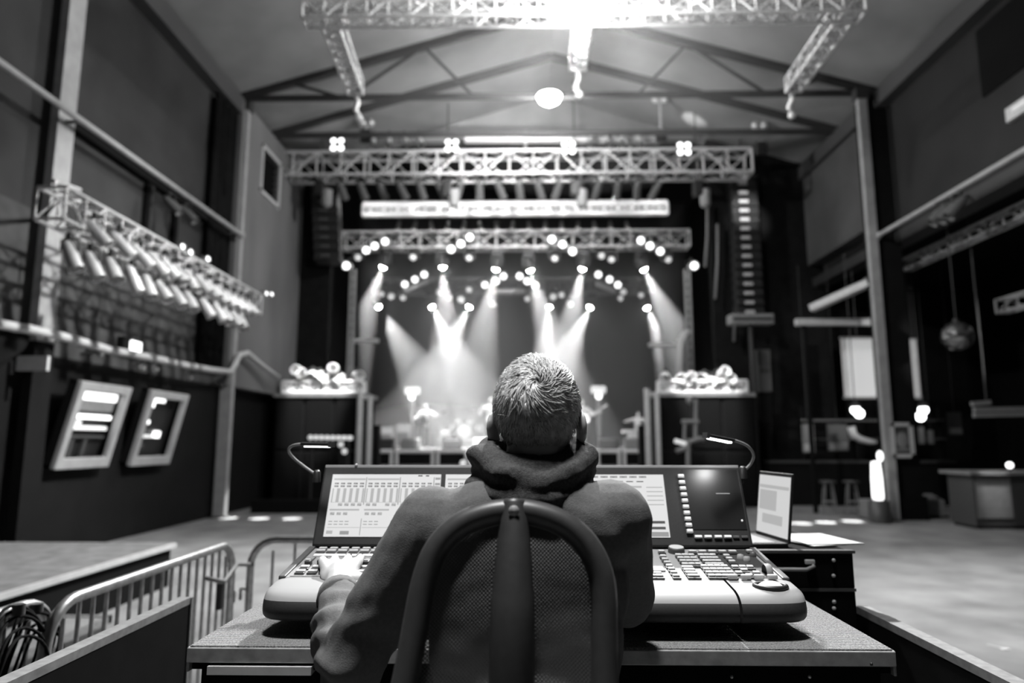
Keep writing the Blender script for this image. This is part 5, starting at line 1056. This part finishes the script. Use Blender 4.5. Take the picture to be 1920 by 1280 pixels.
def hand(mb, w, d, side, curl=.5, wide=1.0, sc=1.0):
    """palm, four unequal bent fingers and a thumb; d forward, side = direction of the thumb"""
    d = d.normalized(); n = V((0, 0, 1)); s = d.cross(n).normalized()*side; w0 = w; first = len(mb.v); w = V((0, 0, 0))
    pc_ = w+d*.055; mb.chain([w, w+d*.03, pc_], [.027, .028, .027], 10)
    for f, (o, L) in enumerate(((.028, .072), (.010, .08), (-.009, .075), (-.027, .06))):
        k0 = w+d*.085+s*o*.9*wide+n*.006; a = (d*math.cos(.25)-n*math.sin(.25)+s*o*6*(wide-.7)).normalized(); b = (d*math.cos(.25+curl)-n*math.sin(.25+curl)+s*o*4).normalized(); c_ = (d*math.cos(.25+curl*1.7)-n*math.sin(.25+curl*1.7)).normalized()
        k1 = k0+a*L*.48; k2 = k1+b*L*.32; k3 = k2+c_*L*.24
        mb.chain([w+d*.03+s*o*.5, k0, k1, k2, k3], [.015, .0115, .0098, .009, .0078], 10)
    t0 = w+d*.025+s*.022; t1 = t0+(d*.6+s*.75-n*.25).normalized()*.036; t2 = t1+(d*.85+s*.35-n*.4).normalized()*.03; t3 = t2+(d*.95+s*.1-n*.4).normalized()*.022
    mb.chain([t0, t1, t2, t3], [.017, .013, .011, .0088], 10)
    mb.ball(pc_, (.042, .038, .02), 12, 8, Matrix((s, d, n)).transposed())
    for i in range(first, len(mb.v)): mb.v[i] = w0+mb.v[i]*sc
HPL, HPR = V((-.1, 1.42, SZ+.075)), V((.1, 1.42, SZ+.075)); KL, KR = V((-.15, 1.83, SZ+.02)), V((.15, 1.83, SZ+.02)); FL, FR = V((-.15, 1.88, RZ+.09)), V((.15, 1.88, RZ+.09))
def legs(mb, k):
    for h, kn, f in ((HPL, KL, FL), (HPR, KR, FR)): mb.chain([h, kn], [.078+k, .056+k]); mb.chain([kn, kn+(f-kn)*.35, f], [.056+k, .055+k, .036+k])
b = MB(); torso(b, 0); arm(b, SLs, EL, WL, 0); arm(b, SRs, ER, WR, 0); legs(b, 0)
dl = at(640, 1040, 1.84)-WL; hand(b, WL-dl.normalized()*.002, dl, 1, .28, 1.45, 1.18); hand(b, WR, V((-.12, .2, -.02)), -1, .45)
b.chain([NB, hl(0, -.02, -.06)], [.062, .058], 16)
b.ball(HC, (.077, .096, .094), 24, 16, Rhd); b.ball(hl(0, .035, -.055), (.062, .066, .085), 20, 14, Rhd); b.ball(hl(0, .05, -.108), (.046, .046, .032), 16, 10, Rhd)
b.ball(hl(0, .104, -.042), (.013, .02, .022), 10, 8, Rhd); b.chain([hl(0, .094, -.012), hl(0, .108, -.04)], [.007, .01], 8); b.ball(hl(0, .086, -.0), (.05, .018, .011), 14, 8, Rhd)
b.ball(hl(0, .094, -.082), (.024, .012, .006), 10, 8, Rhd); b.ball(hl(0, .092, -.094), (.02, .012, .007), 10, 8, Rhd)
for q in (-1, 1):
    b.ball(hl(q*.031, .083, -.022), (.015, .012, .009), 10, 8, Rhd); Re = Rhd @ Matrix.Rotation(q*.45, 3, 'Z')
    b.ball(hl(q*.09, -.008, -.042), (.009, .022, .034), 12, 10, Re); b.ball(hl(q*.086, .002, -.066), (.008, .012, .014), 10, 8, Re)
for f in (FL, FR): b.chain([f+V((0, -.02, -.05)), f+V((0, .13, -.06))], [.036, .028])
bo = blob(b, 'body', 'skin', pe, .0042, 5)
# jacket: the same torso and sleeves a little larger, with cloth folds
def folds(co, n):
    a = noise.noise(V((co.x*9+co.z*5, co.y*9, co.z*12-co.x*6))); b_ = noise.noise(V((co.x*24, co.y*24, co.z*30+5)))
    dE = (co-EL).length; dW = (co-(EL+(WL-EL)*.45)).length; w = .0045+.008*math.exp(-(dE/.12)**2)+.006*math.exp(-(dW/.12)**2)
    r = math.sin(co.z*85+co.y*50+4*a)*math.exp(-(min(dE, dW)/.12)**2)*.006
    return co+n*(a*w+b_*.0018+r)
j = MB(); torso(j, .022); arm(j, SLs, EL, WL, .02, .84); arm(j, SRs, ER, WR, .02, .9)
j.chain([V((-.12, 1.34, SZ+.1)), V((.12, 1.34, SZ+.1))], [.12, .12], 16)
ja = blob(j, 'jacket', 'jacket', pe, .006, 7, fn=folds)
# seams and cuff of the jacket
def cuff(e, w, f0, f1, r): d = (w-e); return MB().path([e+d*f0, e+d*(f0*.7+f1*.3), e+d*f1], [r*1.02, r*1.05, r*.98], 16)
cuff(EL, WL, .78, .885, .05).build('cuff', 'jacket', ja); cuff(ER, WR, .8, .92, .05).build('cuff', 'jacket', ja)
MB().ball(EL+(WL-EL)*.84+V((.05, -.012, .012)), (.006, .006, .006), 10, 8).build('cuff_button', 'black', ja)
# thick fleece collar: rolls around the neck
co_ = MB(); nc = at(998, 885, 1.385)
def roll(zs, rx, ry, r, ph, amp):
    pts = []
    for k in range(40):
        a = 2*math.pi*k/40; back = max(0, -math.sin(a))
        pts.append(nc+V((rx*math.cos(a), ry*math.sin(a)+.02, zs+amp*math.cos(2*a+ph)-.022*back)))
    co_.path(pts, [r*(1+.18*math.sin(3*2*math.pi*k/40+ph)) for k in range(40)], 12, True)
roll(.038, .088, .082, .024, 0.2, .008); roll(.0, .098, .088, .029, .9, .004); roll(-.04, .1, .088, .027, -.5, .006)
co_.chain([nc+V((-.105, -.0, .03)), nc+V((-.06, -.075, -.0)), nc+V((.02, -.09, -.018)), nc+V((.075, -.065, .002)), nc+V((.105, .0, .03))], [.026, .022, .02, .022, .028], 12)
co_.chain([nc+V((-.112, -.01, -.028)), nc+V((-.06, -.075, -.042)), nc+V((.03, -.088, -.045)), nc+V((.1, -.02, -.02))], [.024, .024, .022, .026], 12)
def fz(co, n): return co+n*(.006*noise.noise(V((co.x*16, co.y*16, co.z*34)))+.0015*noise.noise(co*90))
blob(co_, 'collar', 'fleece', pe, .005, 4, fn=fz)
tr = MB(); legs(tr, .018); tr.chain([V((-.09, 1.38, SZ+.08)), V((.09, 1.38, SZ+.08))], [.105, .105]); blob(tr, 'trousers', 'trouser', pe, .009, 4)
for f in (FL, FR):
    s = MB(); s.chain([f+V((0, -.035, -.05)), f+V((0, .05, -.045)), f+V((0, .16, -.056))], [.04, .044, .034]); blob(s, 'shoe', 'shoe', pe, .007, 3)
# hair: a cap fitted to the skull and strands swirling out from the crown
ER_ = V((.084, .104, .103))
def hairline(x, y):      # lowest local z where hair grows
    if abs(x) > .052 and -.034 < y <= .03: return -.014
    if y > .06: return .045
    if y > .0: return .0+.75*max(0, y-.0)
    return -.012-.085*min(1, max(0, (-y)/.05))
cap = MB(); nu, nv = 64, 40; grid = {}
for i in range(nv+1):
    th = math.pi*i/nv
    for k in range(nu):
        ph = 2*math.pi*k/nu; v = V((ER_.x*math.sin(th)*math.cos(ph), ER_.y*math.sin(th)*math.sin(ph), ER_.z*math.cos(th))); grid[i, k] = v
vs = []; idx = {}; fs = []
for i in range(nv):
    for k in range(nu):
        q = [(i, k), (i+1, k), (i+1, (k+1) % nu), (i, (k+1) % nu)]
        if all(grid[a].z > hairline(grid[a].x, grid[a].y)-.004 for a in q):
            for a in q:
                if a not in idx: idx[a] = len(vs); w = grid[a]; vs.append(hl(*(w*(1+.02*noise.noise(w*38)))))
            fs.append(tuple(idx[a] for a in q))
cap.add(vs, fs, True); hc = cap.build('hair', 'hairbase', pe); so = hc.modifiers.new('t', 'SOLIDIFY'); so.thickness = .012; so.offset = -1
CW = V((.012, -.088, .052)); CW = V((CW.x/ER_.x, CW.y/ER_.y, CW.z/ER_.z)).normalized()
stm = MB(); random.seed(21); cnt = 0
while cnt < 5200:
    u = V((random.gauss(0, 1), random.gauss(0, 1), random.gauss(0, 1))).normalized()
    w = V((u.x*ER_.x, u.y*ER_.y, u.z*ER_.z))
    if w.z < hairline(w.x, w.y)+.003: continue
    if u.y > .75 and random.random() < .7: continue
    cnt += 1; ang = math.acos(max(-1, min(1, u.dot(CW)))); L = random.uniform(.03, .055)*(.75 if w.z < -.02 else 1); steps = 5; pts = []; lift0 = random.uniform(.0, .003); lift1 = random.uniform(.001, .009)*(1 if ang > .25 else .5); jit = random.gauss(0, .28); cl = noise.noise(w*45)*.7
    p_ = u.copy()
    for s in range(steps+1):
        pts.append(hl(*V((p_.x*ER_.x, p_.y*ER_.y, p_.z*ER_.z)) + (0, 0, 0)) if False else hl(*(V((p_.x*ER_.x, p_.y*ER_.y, p_.z*ER_.z))*(1+(lift0+(lift1-lift0)*(s/steps)**1.5)/.095))))
        out_ = (p_-CW*p_.dot(CW)); out_ = out_.normalized() if out_.length > 1e-3 else V((1, 0, 0)); tang = (out_-p_*out_.dot(p_)).normalized(); side = p_.cross(tang)
        a_ = jit+cl+.95*math.exp(-ang/.6); dvec = tang*math.cos(a_)+side*math.sin(a_); dvec.z -= .35*max(0, .6-p_.z)*.6; dvec -= p_*dvec.dot(p_)
        p_ = (p_+dvec.normalized()*(L/steps/.095)).normalized()
    stm.path(pts, [.0009, .001, .0009, .0008, .0006, .0002], 3)
stm.build('hair_strands', 'hair', hc)
# ================================================================== LIGHT
EN = dict(beam_spot=8800, floor_spot=26000, wing_fill=9000, array_spot=1500, bar_spot=220)
for o in bpy.data.objects:
    n = o.name.split('.')[0]
    if o.type == 'LIGHT' and n in EN: o.data.energy = EN[n]
lamp('blinder_light', 'POINT', KEY+V((0, -.1, .15)), 1300, .12)
lamp('front_spot', 'SPOT', KEY+V((0, -.35, .1)), 6500, .12, (0, 1.6, 1.2), 42, .7)
lamp('hall_spot', 'SPOT', KEY+V((.2, -.3, .1)), 5000, .12, (6.5, 6.5, 0), 62, .9)
lamp('hall_spot', 'SPOT', KEY+V((-.2, -.3, .1)), 5000, .12, (-4.5, 8.0, 0), 60, .9)
lamp('truss_spot', 'SPOT', KEY+V((0, .3, .35)), 26000, .12, (-.2, Y2, z2), 38, 1.0)
lamp('bowl_light', 'POINT', bowl-V((0, 0, .25)), 1000, .15)
lamp('house_lamp', 'SPOT', (-.4, .95, 8.2), 3800, .5, (0, 1.45, 1.3), 24, .8)
lamp('stage_front', 'SPOT', (-1.5, Y2-.4, z2-.6), 5000, .1, (-2, 26, 2.2), 45, .8)
lamp('stage_front', 'SPOT', (2.5, Y2-.4, z2-.6), 2200, .1, (3, 25, 2.2), 30, .8)
lamp('banner_fill', 'SPOT', (10.5, 11.5, 4.0), 700, .05, at(1645, 690, 17.5), 40, .7)  # unseen fill spot added to brighten the banners
for xx in (-5.2, -3.2, -1.3, .6, 2.5, 4.4): lamp('bars_fill', 'SPOT', (xx, Y2+.45, z2-.8), 190, .05, (xx, 21.4, 8.8), 110, .9)  # fill spots without fixtures, added to brighten the twin bars
lamp('par_fill', 'SPOT', KEY+V((-.3, -.1, .1)), 2600, .1, (-5.6, 10.5, 4.4), 42, .8)  # extra spot added at the overhead lamp to brighten the left par cans
lamp('roof_spot', 'SPOT', (3.4, Y2-.5, z2+.4), 400, .03, at(1312, 216, 18.8), 20, .8)
lamp('roof_fill', 'SPOT', KEY+V((0, .35, .3)), 1500, .1, (.6, 13.5, 11.5), 100, 1.0)  # upward fill added for a brighter ceiling centre, without a fixture
wd = bpy.data.worlds.new('world'); S.world = wd; wd.use_nodes = True
bg = wd.node_tree.nodes['Background']; bg.inputs['Color'].default_value = (1, 1, 1, 1); bg.inputs['Strength'].default_value = .008
